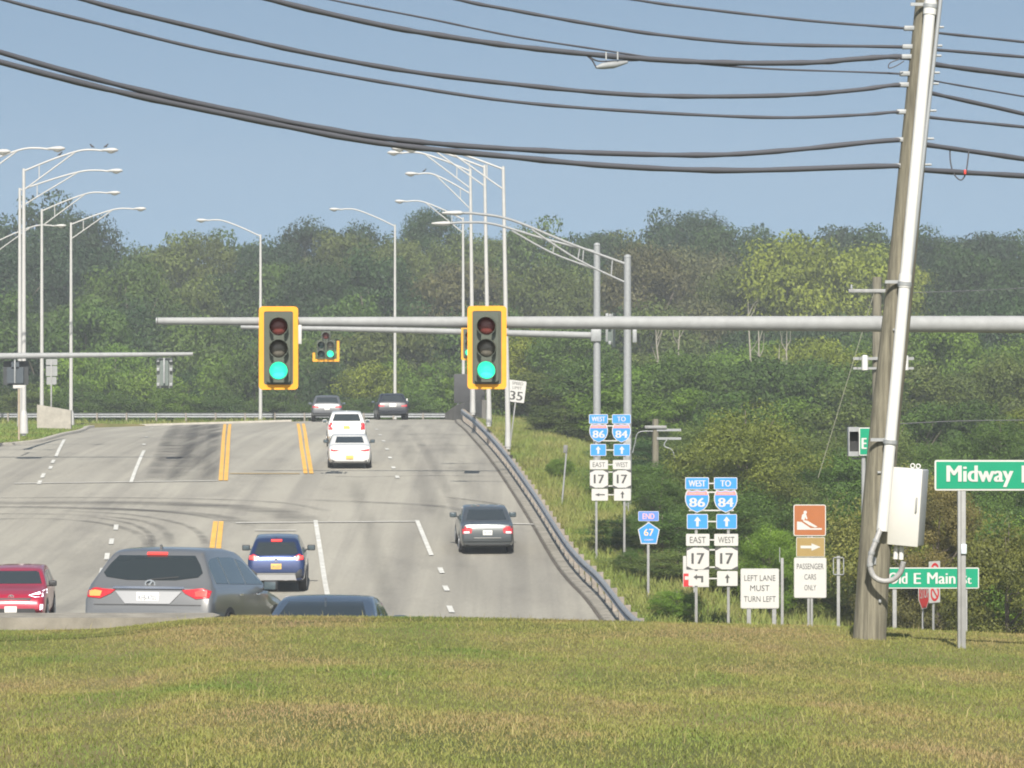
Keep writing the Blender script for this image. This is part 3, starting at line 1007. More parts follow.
# concrete wing wall and dark panel beside the crest
mb = MB()
w0 = [P(447, 413, 207), P(458, 405, 204), P(470, 401, 200), P(484, 400, 195)]
for a, b in zip(w0[:-1], w0[1:]):
    d = (b - a); ang = Matrix.Rotation(math.atan2(d.y, d.x), 3, 'Z')
    c = (a + b) / 2
    ln = Vector((d.x, d.y, 0)).length
    pts = [(-ln / 2, a.z), (ln / 2, b.z), (ln / 2, -3.6), (-ln / 2, -3.6)]
    tmp = MB().prism(pts, -.12, .12)
    bmesh.ops.transform(tmp.bm, matrix=Matrix.Translation((c.x, c.y, 0)) @ ang.to_4x4(), verts=tmp.bm.verts)
    me = bpy.data.meshes.new('t'); tmp.bm.to_mesh(me); tmp.bm.free(); mb.bm.from_mesh(me); bpy.data.meshes.remove(me)
o = mb.build('wing_wall', mat('stained_concrete', (0.13, 0.125, 0.115), .9, 0, .3, 1.5))
set_props(o, 'weathered concrete wing wall flaring beside the crest behind the guardrail', 'wall')
th = thing('dark_sign_back', 'large dark panel on posts standing above the concrete wing wall', 'sign', P(470, 410, 207))
b0, b1 = P(454, 403, 207), P(485, 374, 207)
mb = MB().box(((b0.x + b1.x) / 2 - th.location.x, 0, (b0.z + b1.z) / 2 - th.location.z), (b1.x - b0.x, .06, b1.z - b0.z), bevel=.01)
mb.build('panel', mat('dark_panel', (0.045, 0.046, 0.05), .7, 0, .2, 2), th)
for px in (458, 481):
    x = P(px, 400, 207).x - th.location.x
    MB().box((x, .08, -.6), (.1, .08, 3.6)).build('post', galv, th)

# left corner concrete block wall
th = thing('barrier_wall', 'low pale concrete wall end on the grass corner at the left', 'wall', P(54, 422, 190))
a0, a1 = P(40, 404.5, 191), P(69, 410.5, 189)
mb = MB().prism([(a0.x - th.location.x, -1.2), (a1.x - th.location.x, -1.2), (a1.x - th.location.x, a1.z - th.location.z), (a0.x - th.location.x, a0.z - th.location.z)], -.2, .2)
mb.build('wall_body', concrete, th)

# ------------------------------------------------------------------ street lamps
def street_lamp(label, px_top, py_top, Y, side, arm_px, rise_px, base_py, px_base=None, group='tall white street lamps', braced=True, wide_base=False, lamp_len=0.75):
    if px_base is None: px_base = px_top
    base = P(px_base, base_py, Y)
    top = P(px_top, py_top, Y)
    o = thing('street_lamp', label, 'street lamp', base, group=group)
    t = top - base
    L = arm_px * Y / F
    rise = rise_px * Y / F
    mb = MB()
    mb.tube([(0, 0, -.4), (0, 0, .5), t * .5, t], [.115, .115, .095, .07], 12)
    mb.build('pole', lamp_white, o)
    bw_ = (.21 if wide_base else .14)
    MB().lathe([(-.3, bw_), (.55, bw_ * .85), (.75, .12)], 'Z', n=10).build('base', lamp_white, o, 40)
    s = side
    e = t + Vector((s * L, 0, rise))
    up = [t + Vector((0, 0, -.12)), t + Vector((s * L * .35, 0, rise * .55 - .05)), t + Vector((s * L * .68, 0, rise * .97)), t + Vector((s * L * .86, 0, rise * 1.04)), e + Vector((0, 0, -.02))]
    lo = [t + Vector((0, 0, -1.0)), t + Vector((s * L * .35, 0, rise * .55 - .50)), t + Vector((s * L * .64, 0, rise * .93 - .03))]
    mb = MB().tube(spline(up, 5), .045, 8)
    if braced:
        mb.tube(spline(lo, 4), .035, 8)
        mb.tube([up[1] * .55 + up[0] * .45 + Vector((0, 0, .02)), lo[1] * .55 + lo[0] * .45], .025, 6)
    mb.build('arm', lamp_white, o)
    hd = MB()
    # cobra head
    prof = [(-lamp_len * .5, .05), (-lamp_len * .3, .10), (0, .16), (lamp_len * .3, .17), (lamp_len * .5, .09), (lamp_len * .55, .02)]
    hd.lathe(prof, 'X', n=14)
    for v in hd.bm.verts:
        v.co.x *= s; v.co.z *= .62
        v.co += e + Vector((s * lamp_len * .35, 0, 0.02))
    ho = hd.build('lamp_head', lamp_white, o, 60)
    gl = MB().lathe([(-.02, .01), (.03, .11), (.07, .13)], 'Z', n=14)
    for v in gl.bm.verts: v.co = Vector((v.co.x * 1.5, v.co.y, v.co.z - .13)) + e + Vector((s * lamp_len * .45, 0, 0))
    gl.build('lens', mat('lamp_glass', (0.45, 0.45, 0.42), .2), ho, 60)
    return o
street_lamp('leftmost full street lamp pole, its arm just below the bird lamp', 19.8, 188, 175, 1, 90, 17, 420)
street_lamp('tallest left street lamp with birds perched on its arm', 23.8, 168.5, 158, 1, 80, 18, 427, wide_base=True)
street_lamp('white street lamp third from the left above the small sign backs', 41.8, 209, 197, 1, 67, 16, 417)
street_lamp('white street lamp rising from the left end of the far guardrail', 71.0, 222.5, 204, 1, 64, 13.5, 423, wide_base=True)
street_lamp('street lamp arm entering at the left edge, lowest of the left lamps', -16, 246, 222, 1, 72, 20, 420)
street_lamp('street lamp arm entering at the left edge, highest of the left lamps', -42, 172, 150, 1, 92, 23, 432)
street_lamp('street lamp head just showing in the upper left corner of the lamps', -110, 176, 145, 1, 105, 24, 436)
street_lamp('street lamp behind the left near traffic light, arm pointing left', 260.5, 234.5, 219, -1, 54, 14, 421, braced=False)
street_lamp('street lamp behind the dark vehicle on the crest', 395, 224.5, 235, -1, 56, 15, 420, braced=False)
street_lamp('street lamp with the lowest arm of the right row, behind the dark panel', 463, 217.5, 222, -1, 58, 16, 412, 463.5)
street_lamp('street lamp of the right row with a bird on its middle height arm', 470.8, 192, 193, -1, 54, 18, 407, 472.2)
street_lamp('thin street lamp of the right row reaching furthest left at the top', 470.3, 169, 175, -1, 70, 16, 407, 473)
street_lamp('street lamp in the middle of the right row behind the right near traffic light', 484.5, 165, 161, -1, 78, 16, 418, 489)
street_lamp('nearest and rightmost white street lamp of the right row beside the speed sign', 503.2, 166.5, 149, -1, 84, 17, 440, 508)

bird_m = mat('dark_bird', (0.05, 0.05, 0.055), .7)
def bird(px, py, Y, label, flip=1):
    p = P(px, py, Y)
    mb = MB()
    mb.tube([(-.20 * flip, 0, -.02), (-.1 * flip, 0, .03), (.02 * flip, 0, .10), (.1 * flip, 0, .17)], [.012, .055, .08, .05], 8)
    mb.lathe([(-.055, .01), (-.03, .045), (.02, .05), (.05, .03), (.095, .006)], 'X', n=8, c=(.12 * flip, 0, .22))
    mb.tube([(.02 * flip, .02, .06), (.03 * flip, .02, -.05)], .008, 4)
    mb.tube([(.02 * flip, -.02, .06), (.03 * flip, -.02, -.05)], .008, 4)
    o = mb.build('bird', bird_m)
    o.scale = (.62, .62, .62)
    o.location = p
    set_props(o, label, 'bird', 'birds perched on the lamp arms')
bird(60, 155.2, 158, 'small dark bird perched low on the bird lamp arm at the left')
bird(92, 147.3, 158, 'small dark bird perched beside the head of the tallest left lamp', -1)
bird(106, 147.2, 158, 'small dark bird standing on the head of the tallest left lamp')
bird(424.5, 171.5, 193, 'small dark bird perched on the middle arm of the right lamp row')
bird(393, 150.0, 175, 'small dark bird on the top left lamp head of the right row', -1)

# ------------------------------------------------------------------ grey signal poles with truss arms and mast arms
def grey_pole(px, py_top, Y, base_py, arm_end, label, brace=True, r=.15, mast=None):
    base, top = P(px, base_py, Y), P(px, py_top, Y)
    o = thing('signal_pole', label, 'pole', base)
    t = top - base
    MB().tube([(0, 0, -.6), (0, 0, t.z * .5), t], [r * 1.1, r, r * .88], 16).build('pole', galv, o)
    MB().lathe([(0, r * .9), (.05, r * .95), (.12, r * .6), (.14, .02)], 'Z', c=t, n=16).build('pole_cap', galv, o, 40)
    e = P(arm_end[0], arm_end[1], Y) - base
    a0 = t + Vector((0, -.02, -.25))
    ctrl = [a0, a0.lerp(e, .35) + Vector((0, 0, .12)), a0.lerp(e, .7) + Vector((0, 0, .32)), a0.lerp(e, .9) + Vector((0, 0, .16)), e]
    mb = MB().tube(spline(ctrl, 6), .05, 8)
    b0 = t + Vector((0, -.02, -.68 - .28))
    lo = [b0, b0.lerp(e, .3) + Vector((0, 0, .10)), a0.lerp(e, .58) + Vector((0, 0, .20))]
    mb.tube(spline(lo, 5), .04, 8)
    sp = spline(ctrl, 6); sl = spline(lo, 5)
    for f in (.12, .24):
        A = sp[int(f * (len(sp) - 1))]
        B = min(sl, key=lambda v: abs(v.x - A.x))
        mb.tube([A, B], .03, 6)
    mb.build('arm', galv_light, o)
    hd = MB().lathe([(-.40, .06), (-.2, .13), (.1, .19), (.3, .17), (.42, .05)], 'X', n=14)
    for v in hd.bm.verts:
        v.co.z *= .5
        v.co += e + Vector((-.35, 0, 0))
    hd.build('lamp_head', lamp_white, o, 60)
    MB().box((0, -r - .05, t.z * .24), (.25, .12, .45), bevel=.02).build('junction_box', galv, o)
    return o, base
pole_a, base_a = grey_pole(597, 246, 138, 496, (450, 223.5), 'grey tapered signal pole left of the pair behind the far route signs')
pole_b, base_b = grey_pole(627.5, 258, 128, 503, (462, 213), 'grey tapered signal pole right of the pair behind the far route signs')
# far mast arm belongs to pole_a
mb = MB()
ma0, ma1 = P(594, 335.5, 138) - base_a, P(241, 327, 138) - base_a
mb.tube([ma0, ma0.lerp(ma1, .5) + Vector((0, 0, .03)), ma1], [.14, .115, .075], 12)
mb.build('mast_arm', galv_light, pole_a)
MB().box(P(596, 335.5, 138) - base_a, (.42, .42, .5), bevel=.03).build('arm_clamp', galv, pole_a)
# cluster of gear on the right grey pole
MB().box(P(628, 336, 128) - base_b + Vector((.25, 0, 0)), (.16, .2, .5), bevel=.02).build('arm_bracket', galv, pole_b)

# near mast arm, pole outside the frame on the right
nb = P(1150, 0, 55); nb.z = -4.7
near = thing('mast_arm_pole', 'long thick galvanised mast arm crossing the whole view with the near signals', 'mast arm', nb)
a0, a1 = P(1150, 325, 55) - nb, P(158, 321, 55) - nb
MB().tube([a0, a0.lerp(a1, .25), a0.lerp(a1, .6), a1], [.150, .132, .102, .058], 18).build('mast_arm', galv_light, near)
MB().lathe([(0, .06), (.02, .06), (.03, .02)], 'X', c=a1 - Vector((.03, 0, 0)), n=12).build('arm_cap', galv, near)
MB().tube([(0, 0, -.8), (0, 0, 3), (0, 0, 6.6)], [.24, .21, .18], 18).build('pole', galv, near)
MB().box((0, 0, .02), (.6, .6, .06), bevel=.01).build('base_plate', galv, near)
MB().box(a0, (.5, .5, .5), bevel=.03).build('arm_clamp', galv, near)

# left mast arm with signals facing away
lb = P(-90, 0, 148); lb.z = float(z_ground(lb.x, 148))
lm = thing('mast_arm_pole', 'slim mast arm reaching in from the left edge over the side road', 'mast arm', lb)
a0, a1 = P(-90, 357, 148) - lb, P(193, 354, 148) - lb
MB().tube([a0, a0.lerp(a1, .5), a1], [.16, .12, .08], 12).build('mast_arm', galv_light, lm)
MB().tube([(0, 0, -.5), (0, 0, 5.6)], [.2, .16], 14).build('pole', galv, lm)

# ------------------------------------------------------------------ traffic signals
def rr(w, h, r, n=4, cx=0, cz=0):
    pts = []
    for sx, sz, a0 in ((1, 1, 0), (-1, 1, 90), (-1, -1, 180), (1, -1, 270)):
        for k in range(n + 1):
            a = R(a0 + 90 * k / n)
            pts.append((cx + sx * (w / 2 - r) + math.cos(a) * r, cz + sz * (h / 2 - r) + math.sin(a) * r))
    return pts

def frame_mesh(mb, outer, inner, y0, y1):
    n = len(outer)
    o0 = [mb.bm.verts.new((x, y0, z)) for x, z in outer]; o1 = [mb.bm.verts.new((x, y1, z)) for x, z in outer]
    i0 = [mb.bm.verts.new((x, y0, z)) for x, z in inner]; i1 = [mb.bm.verts.new((x, y1, z)) for x, z in inner]
    for k in range(n):
        j = (k + 1) % n
        mb.bm.faces.new((o0[k], o0[j], i0[j], i0[k]))
        mb.bm.faces.new((o1[k], i1[k], i1[j], o1[j]))
        mb.bm.faces.new((o0[k], o1[k], o1[j], o0[j]))
        mb.bm.faces.new((i0[k], i0[j], i1[j], i1[k]))

def visor(mb, cx, cz, r=.155, y=-.10, ln=.24):
    n = 14
    rows_ = []
    for k in range(n + 1):
        a = R(-55 + 290 * k / n)
        depth = ln * (0.55 + 0.45 * max(0, math.sin(a)))
        row_ = []
        for rad in (r, r - .008):
            row_.append([mb.bm.verts.new((cx + math.cos(a) * rad, y, cz + math.sin(a) * rad)), mb.bm.verts.new((cx + math.cos(a) * rad, y - depth, cz + math.sin(a) * rad - .015))])
        rows_.append(row_)
    for k in range(n):
        for t in (0, 1):
            f = mb.bm.faces.new((rows_[k][t][0], rows_[k + 1][t][0], rows_[k + 1][t][1], rows_[k][t][1]))
            f.smooth = True
        mb.bm.faces.new((rows_[k][0][1], rows_[k + 1][0][1], rows_[k + 1][1][1], rows_[k][1][1]))

def lens_part(cx, cz, m, parent, r=.148):
    mb = MB().lathe([(-.155, .02), (-.15, .08), (-.13, .13), (-.10, r), (-.06, r)], 'Y', n=24)
    for v in mb.bm.verts: v.co += Vector((cx, 0, cz))
    return mb.build('lens', m, parent, 60)

def signal3(px, py, Y, label, group, rz=0, border=True, lit=True):
    """three lens head centred at the pixel"""
    o = thing('traffic_signal', label, 'traffic light', P(px, py, Y), (0, 0, rz), group)
    MB().prism(rr(.39, 1.11, .05), -.10, .10).build('housing', sig_green, o)
    mb = MB(); frame_mesh(mb, rr(.50, 1.21, .04), rr(.385, 1.105, .04), -.005, .005)
    bp = mb.build('backplate', sig_green, o)
    if border:
        mb = MB(); frame_mesh(mb, rr(.63, 1.34, .06), rr(.47, 1.18, .03), -.012, -.006 + .016)
        mb.build('backplate_border', yellow_p, o)
    for k, (dz, m) in enumerate(((.355, lens_red), (0, lens_amb), (-.355, lens_grn if lit else lens_dark))):
        lens_part(0, dz, m, o)
        mv = MB(); visor(mv, 0, dz); mv.build('visor', sig_green, o)
    MB().box((0, .16, .02), (.10, .14, 1.25), bevel=.02).build('mounting_bracket', galv, o)
    return o
signal3(278.5, 348, 54.75, 'left of the two large near traffic lights, yellow bordered, green lit', 'large traffic lights on the near mast arm', R(4))
signal3(487, 347.5, 54.75, 'right of the two large near traffic lights, yellow bordered, green lit', 'large traffic lights on the near mast arm', R(-3))
signal3(469, 343.5, 137.7, 'small far traffic light half hidden behind the right near one', 'traffic lights on the far mast arm')
# white tag on the edge of the left near head
o = MB().box((0, 0, 0), (.055, .05, .31), bevel=.008).build('signal_tag', sign_white)
o.location = P(300.0, 334.5, 54.78)
set_props(o, 'small white upright tag fixed at the right of the left near traffic light', 'tag')

# doghouse head
dg = thing('traffic_signal', 'small far five lens cluster traffic light with a right green lamp lit', 'traffic light', P(326, 345.5, 137.7), group='traffic lights on the far mast arm')
MB().prism(rr(.36, .36, .05, cz=.40), -.10, .10).prism(rr(.34, .74, .05, cx=-.185, cz=-.15), -.1, .1).prism(rr(.34, .74, .05, cx=.185, cz=-.15), -.1, .1).build('housing', sig_green, dg)
mb = MB()
mb.box((0, 0, -.60), (1.08, .02, .10)).box((-.49, 0, -.42), (.10, .02, .26)).box((.49, 0, -.18), (.10, .02, .74))
mb.build('backplate_border', yellow_p, dg)
for cx, cz, m in ((0, .40, lens_red), (-.185, .03, lens_dark), (-.185, -.33, lens_dark), (.185, .03, lens_amb), (.185, -.33, lens_grn)):
    lens_part(cx, cz, m, dg, .14)
    mv = MB(); visor(mv, cx, cz, .15); mv.build('visor', sig_green, dg)

def signal_back(px, py, Y, label, wide=False):
    o = thing('traffic_signal', label, 'traffic light', P(px, py, Y), (0, 0, math.pi), 'traffic lights facing away on the left mast arm')
    hs = mat('grey_green_housing', (0.12, 0.15, 0.14), .6, 0, .1, 6)
    if not wide:
        MB().prism(rr(.36, 1.10, .05), -.10, .10).build('housing', hs, o)
        MB().prism(rr(.70, 1.32, .05), -.125, -.108).build('backplate', mat('dull_backplate', (0.16, 0.18, 0.17), .7, 0, .15, 5), o)
        MB().box((0, .16, .1), (.07, .1, 1.1), bevel=.01).build('mounting_bracket', galv, o)
        for dx in (-.28, .28):
            for dz in (.55, .15, -.5):
                MB().box((dx, .0, dz), (.12, .10, .14), bevel=.01).build('bracket', galv, o)
    else:
        MB().prism(rr(1.10, 1.05, .06), -.125, -.108).build('backplate', mat('dark_backplate', (0.035, 0.04, 0.045), .7), o)
        MB().prism(rr(.34, .7, .05, cx=-.19, cz=-.1), -.1, .1).prism(rr(.34, .7, .05, cx=.19, cz=-.1), -.1, .1).prism(rr(.34, .34, .05, cz=.36), -.1, .1).build('housing', mat('dark_blue_housing', (0.05, 0.065, 0.08), .6), o)
        MB().box((0, .16, .1), (.06, .1, 1.1), bevel=.01).build('mounting_bracket', galv, o)
    return o
signal_back(164.5, 373, 148.2, 'small traffic light seen from behind under the tip of the left arm')
signal_back(15.5, 373, 148.2, 'dark wide traffic light seen from behind at the left edge', True)
# side view head between the grey poles
sv = signal_back(611, 330, 132, 'traffic light seen edge on between the two grey signal poles')
sv.rotation_euler = (0, 0, R(80)); sv['group'] = 'side facing traffic lights'

# ------------------------------------------------------------------ lettering and signs
_font_cache = {}
def text_geo(s, bold=0.0):
    if (s, bold) in _font_cache: return _font_cache[(s, bold)]
    cu = bpy.data.curves.new('txt', 'FONT')
    cu.body = s
    cu.resolution_u = 3
    cu.offset = bold
    ob = bpy.data.objects.new('txt', cu)
    COL.objects.link(ob)
    dg_ = bpy.context.evaluated_depsgraph_get()
    dg_.update()
    me = bpy.data.meshes.new_from_object(ob.evaluated_get(dg_))
    co = np.array([v.co[:2] for v in me.vertices])
    fs = [tuple(p.vertices) for p in me.polygons]
    bpy.data.objects.remove(ob)
    bpy.data.curves.remove(cu)
    bpy.data.meshes.remove(me)
    mn, mx = co.min(0), co.max(0)
    co = (co - mn) / (mx - mn)
    _font_cache[(s, bold)] = (co, fs)
    return co, fs

def add_text(mb, s, cx, cz, w, h, y, bold=0.012):
    co, fs = text_geo(s, bold)
    vs_ = [mb.bm.verts.new((cx + (u - .5) * w, y, cz + (v - .5) * h)) for u, v in co]
    for f in fs:
        try: mb.bm.faces.new([vs_[i] for i in f])
        except ValueError: pass
    return mb

def letters(parent, items, m, y=-.012, name='lettering', bold=.012):
    for it in items:
        mb = MB()
        add_text(mb, *it[:5], y, 0.0)
        if bold > .008:        # heavier strokes: the letter again, shifted sideways, a hair in front
            for k, sx in enumerate((-1, 1)):
                add_text(mb, it[0], it[1] + sx * bold * it[4] * 1.3, it[2], it[3], it[4], y - .0007 * (k + 1), 0.0)
        me = bpy.data.meshes.new(name)
        mb.bm.to_mesh(me); mb.bm.free()
        o = link_mesh(name, me, m, parent)
    return o

def plate(parent, name, w, h, cx, cz, face, border=None, r=.03, bw=.018, y=0):
    o = MB().prism(rr(w, h, r, 4, cx, cz), y - .004, y + .006).build(name, border if border else face, parent)
    if border:
        MB().prism(rr(w - 2 * bw, h - 2 * bw, max(.004, r - bw), 4, cx, cz), y - .007, y - .0045).build('sign_face', face, o)
    return o

ARROW_UP = [(-.13, -.5), (.13, -.5), (.13, .05), (.36, .05), (0, .5), (-.36, .05), (-.13, .05)]
def rot90(p, k):
    for _ in range(k): p = [(-z, x) for x, z in p]
    return p
def arrow(parent, poly, cx, cz, sx, sz, m, y=-.011):
    return MB().prism([(cx + x * sx, cz + z * sz) for x, z in poly], y, y + .002).build('arrow', m, parent)

def SHIELD(w, h):
    pts = [(-.5, .20), (-.47, .36), (-.40, .5), (-.2, .46), (0, .5), (.2, .46), (.40, .5), (.47, .36), (.5, .20), (.49, .0), (.42, -.2), (.28, -.37), (0, -.5), (-.28, -.37), (-.42, -.2), (-.49, 0)]
    return [(x * w, z * h) for x, z in pts]
NY = [(-.5, -.36), (-.5, .36), (-.40, .40), (-.22, .5), (.22, .5), (.40, .40), (.5, .36), (.5, -.36), (.40, -.40), (.22, -.5), (-.22, -.5), (-.40, -.40)]

def route_pair(Y, boxes, posts, base_py, label, left_arrow):
    b0 = P(posts[0], base_py, Y)
    o = thing('route_sign_assembly', label, 'road sign', b0, group='paired route sign assemblies')
    def bx(p):
        a, b = P(p[0], p[1], Y) - b0, P(p[2], p[3], Y) - b0
        return (a.x + b.x) / 2, (a.z + b.z) / 2, abs(b.x - a.x), abs(a.z - b.z)
    top = P(0, boxes[0][1], Y).z - b0.z - .02
    for px in posts:
        x = P(px, base_py, Y).x - b0.x
        MB().box((x, .05, (top - 1.2) / 2), (.075, .04, top + 1.2), bevel=.008).build('post', post_m, o)
    for i, p in enumerate(boxes):
        cx, cz, w, h = bx(p)
        rowi, coli = i // 2, i % 2
        if rowi == 0:
            q = plate(o, 'direction_plate', w, h, cx, cz, sign_blue, sign_white)
            s = ('WEST', 'TO')[coli]
            letters(q, [(s, cx, cz, w * (.70 if coli == 0 else .44), h * .52)], sign_white, bold=.03)
        elif rowi == 1:
            q = MB().prism([(cx + x, cz + z) for x, z in SHIELD(w, h)], -.004, .006).build('interstate_shield', sign_white, o)
            MB().prism([(cx + x * .92, cz + z * .92) for x, z in SHIELD(w, h)], -.007, -.0045).build('shield_face', sign_blue, q)
            MB().prism([(cx + x * w, cz + z * h) for x, z in [(-.43, .27), (-.42, .34), (-.375, .44), (-.19, .405), (0, .44), (.19, .405), (.375, .44), (.42, .34), (.43, .27)]], -.010, -.0072).build('shield_crown', sign_red_pale, q)
            letters(q, [(('86', '84')[coli], cx, cz - h * .05, w * .62, h * .40)], sign_white, -.012, bold=.04)
            letters(q, [('INTERSTATE', cx, cz + h * .34, w * .66, h * .07)], sign_white, -.012, 'crown_lettering')
        elif rowi == 2:
            q = plate(o, 'arrow_plate', w, h, cx, cz, sign_blue, sign_white)
            arrow(q, ARROW_UP, cx, cz, w * .46, h * .66, sign_white)
        elif rowi == 3:
            q = plate(o, 'direction_plate', w, h, cx, cz, sign_white, sign_grey, bw=.008)
            letters(q, [(('EAST', 'WEST')[coli], cx, cz, w * .68, h * .52)], sign_black, bold=.004)
        elif rowi == 4:
            q = MB().prism(rr(w * 1.04, h * 1.04, .02, 3, cx, cz), .002, .008).build('route_shield', sign_black, o)
            MB().prism([(cx + x * w, cz + z * h) for x, z in NY], -.006, .0015).build('shield_face', sign_white, q)
            letters(q, [('17', cx, cz, w * .55, h * .50)], sign_black, bold=.03)
        else:
            q = plate(o, 'arrow_plate', w, h, cx, cz, sign_white, sign_grey, bw=.008)
            if coli == 0 and left_arrow == 'bent':
                poly = [(.42, -.42), (.42, .28), (-.16, .28), (-.16, .46), (-.5, .16), (-.16, -.14), (-.16, .05), (.22, .05), (.22, -.42)]
                arrow(q, poly, cx, cz, w * .52, h * .62, sign_black)
            elif coli == 0:
                arrow(q, [(x * .62, z) for x, z in ARROW_UP] and rot90([(x * .62, z) for x, z in ARROW_UP], 1), cx, cz, w * .62, h * .62, sign_black)
            else:
                arrow(q, [(x * .8, z) for x, z in ARROW_UP], cx, cz, w * .42, h * .60, sign_black)
    # cross bars joining the two columns
    for i in range(0, len(boxes), 2):
        a, b = boxes[i], boxes[i + 1]
        lev = [(a[1] + a[3]) / 2] if i // 2 in (0, 2, 3, 5) else [a[1] + .1 * (a[3] - a[1]), a[3] - .1 * (a[3] - a[1])]
        if i // 2 == 5: lev = [(a[1] + a[3]) / 2]
        for py in lev:
            q0, q1 = P(a[0] + 4, py, Y) - b0, P(b[2] - 4, py, Y) - b0
            MB().box(((q0.x + q1.x) / 2, .018, q0.z), (abs(q1.x - q0.x), .015, .035)).build('cross_bar', sign_white, o)
    return o
route_pair(91, [(685.2, 477.3, 709, 489.5), (713.9, 477.3, 737.3, 489.5), (684.9, 489.9, 709.3, 512.7), (713.9, 489.9, 737.6, 512.7),
                (686.8, 514, 708, 529), (716.2, 514, 737, 529), (686, 533.8, 709.6, 546), (714.2, 533.8, 738.2, 546),
                (686.8, 547.7, 709, 569.3), (715.4, 547.7, 737.7, 569.3), (688.5, 571, 709, 586), (717, 571, 737.7, 586)],
           (696.3, 728.5), 634, 'larger pair of blue and white route signs nearer the lawn with a bent left arrow', 'bent')
route_pair(110, [(588.9, 414.3, 608, 423.7), (612, 414.3, 630.9, 423.7), (589.3, 424, 608, 442.6), (612, 424, 630.9, 442.6),
                 (590.2, 444, 606.2, 455.9), (613.5, 444, 630.2, 455.9), (589.8, 460, 608, 469.3), (612.8, 460, 630.6, 469.3),
                 (590, 470.3, 608, 487.7), (613, 470.3, 630.9, 487.7), (591.6, 488.7, 608, 500.7), (614, 488.7, 630.9, 500.7)],
           (596.4, 624.4), 556, 'smaller farther pair of blue and white route signs before the two grey poles', 'straight')

def sign_post(parent, x, ztop, zbot, w=.06, m=None, y=.03):
    MB().box((x, y, (ztop + zbot) / 2), (w, .035, ztop - zbot), bevel=.006).build('post', m or post_m, parent)

# END county 67
Y = 99
b0 = P(648.3, 604, Y)
o = thing('county_route_sign', 'blue END plate above a pentagon 67 county route shield on a thin post', 'road sign', b0)
def rel(px, py): 
    v = P(px, py, Y) - b0
    return v.x, v.z
sign_post(o, 0, rel(648, 512)[1], -1.5, .075)
c = rel(648.5, 516.2); q = plate(o, 'end_plate', .60, .29, c[0], c[1], sign_blue_pale, sign_white, bw=.012)
letters(q, [('END', c[0], c[1], .34, .16)], sign_orange, bold=.01)
c = rel(648.8, 533)
pent = [(0, .5), (.5, .16), (.36, -.5), (-.36, -.5), (-.5, .16)]
q = MB().prism([(c[0] + x * .64, c[1] + z * .64) for x, z in pent], -.004, .006).build('county_shield', sign_white, o)
MB().prism([(c[0] + x * .58, c[1] + z * .58) for x, z in pent], -.007, -.0045).build('shield_face', sign_blue, q)
letters(q, [('67', c[0], c[1] + .02, .28, .20)], sign_gold, bold=.012)
letters(q, [('COUNTY', c[0], c[1] - .20, .26, .05)], sign_gold, name='county_lettering')

# LEFT LANE MUST TURN LEFT
Y = 81
b0 = P(749, 634, Y)
o = thing('lane_sign', 'square white LEFT LANE MUST TURN LEFT sign on two posts', 'road sign', b0)
c = rel(759.8, 588.5)
q = plate(o, 'sign_panel', 38.6 * Y / F, 40 * Y / F, c[0], c[1], sign_white, sign_grey, r=.04, bw=.016)
letters(q, [('LEFT LANE', c[0], c[1] + .25, .74, .135), ('MUST', c[0], c[1] + .01, .46, .14), ('TURN LEFT', c[0], c[1] - .25, .76, .135)], sign_black, bold=.004)
for px in (749, 774.3): sign_post(o, rel(px, 0)[0], rel(0, 572)[1], -1.6, .10)
o = thing('sign_post', 'bare metal post just right of the LEFT LANE MUST TURN LEFT sign', 'post', P(782.3, 634, 81.6))
sign_post(o, 0, 76 * 81.6 / F, -1.6, .07)
MB().box((-.06, .03, 76 * 80.5 / F + .1), (.015, .02, .35)).build('bracket', galv, o)

# boat launch, arrow, passenger cars only
Y = 81
b0 = P(810, 636, Y)
o = thing('boat_launch_sign', 'brown boat launch symbol sign over a right arrow and PASSENGER CARS ONLY plate', 'road sign', b0)
for px in (808.6, 811.8): sign_post(o, rel(px, 0)[0], rel(0, 510)[1], -1.6, .06)
k = Y / F
c = rel(809.7, 520.3)
q = plate(o, 'boat_panel', 32.5 * k, 31.5 * k, c[0], c[1], sign_brown, sign_white, r=.05, bw=.022)
s = 31 * k
def sym(pts): return [(c[0] + (x - 410) / 178 * s * 1.0, c[1] - (z - 113) / 178 * s) for x, z in pts]
mb = MB()
mb.prism(sym([(337, 120), (362, 122), (415, 158), (480, 158), (480, 167), (337, 167)]), -.0105, -.0075)
mb.prism(sym([(372, 112), (398, 116), (455, 150), (440, 155), (405, 140), (372, 118)]), -.0125, -.0107)
mb.prism(sym([(362, 108), (366, 82), (376, 74), (388, 76), (397, 104), (390, 108), (384, 92), (380, 112)]), -.0105, -.0075)
mb.prism([(c[0] + (384 - 410) / 178 * s + math.cos(t * .628) * s * .055, c[1] - (67 - 113) / 178 * s + math.sin(t * .628) * s * .055) for t in range(10)], -.0125, -.0107)
mb.build('boat_symbol', sign_white, q)
c = rel(810.5, 547)
q = plate(o, 'arrow_plate', 28.5 * k, 19.5 * k, c[0], c[1], sign_olive, sign_white, r=.02, bw=.012)
arrow(q, rot90([(x * .85, z) for x, z in ARROW_UP], 3), c[0], c[1], 20 * k, 12 * k, sign_white)
c = rel(810.2, 577.7)
q = plate(o, 'notice_plate', 32.5 * k, 40.5 * k, c[0], c[1], sign_white, sign_grey, r=.04, bw=.016)
letters(q, [('PASSENGER', c[0], c[1] + .27, .64, .135), ('CARS', c[0], c[1] + .02, .28, .13), ('ONLY', c[0], c[1] - .235, .28, .13)], sign_black, bold=.004)

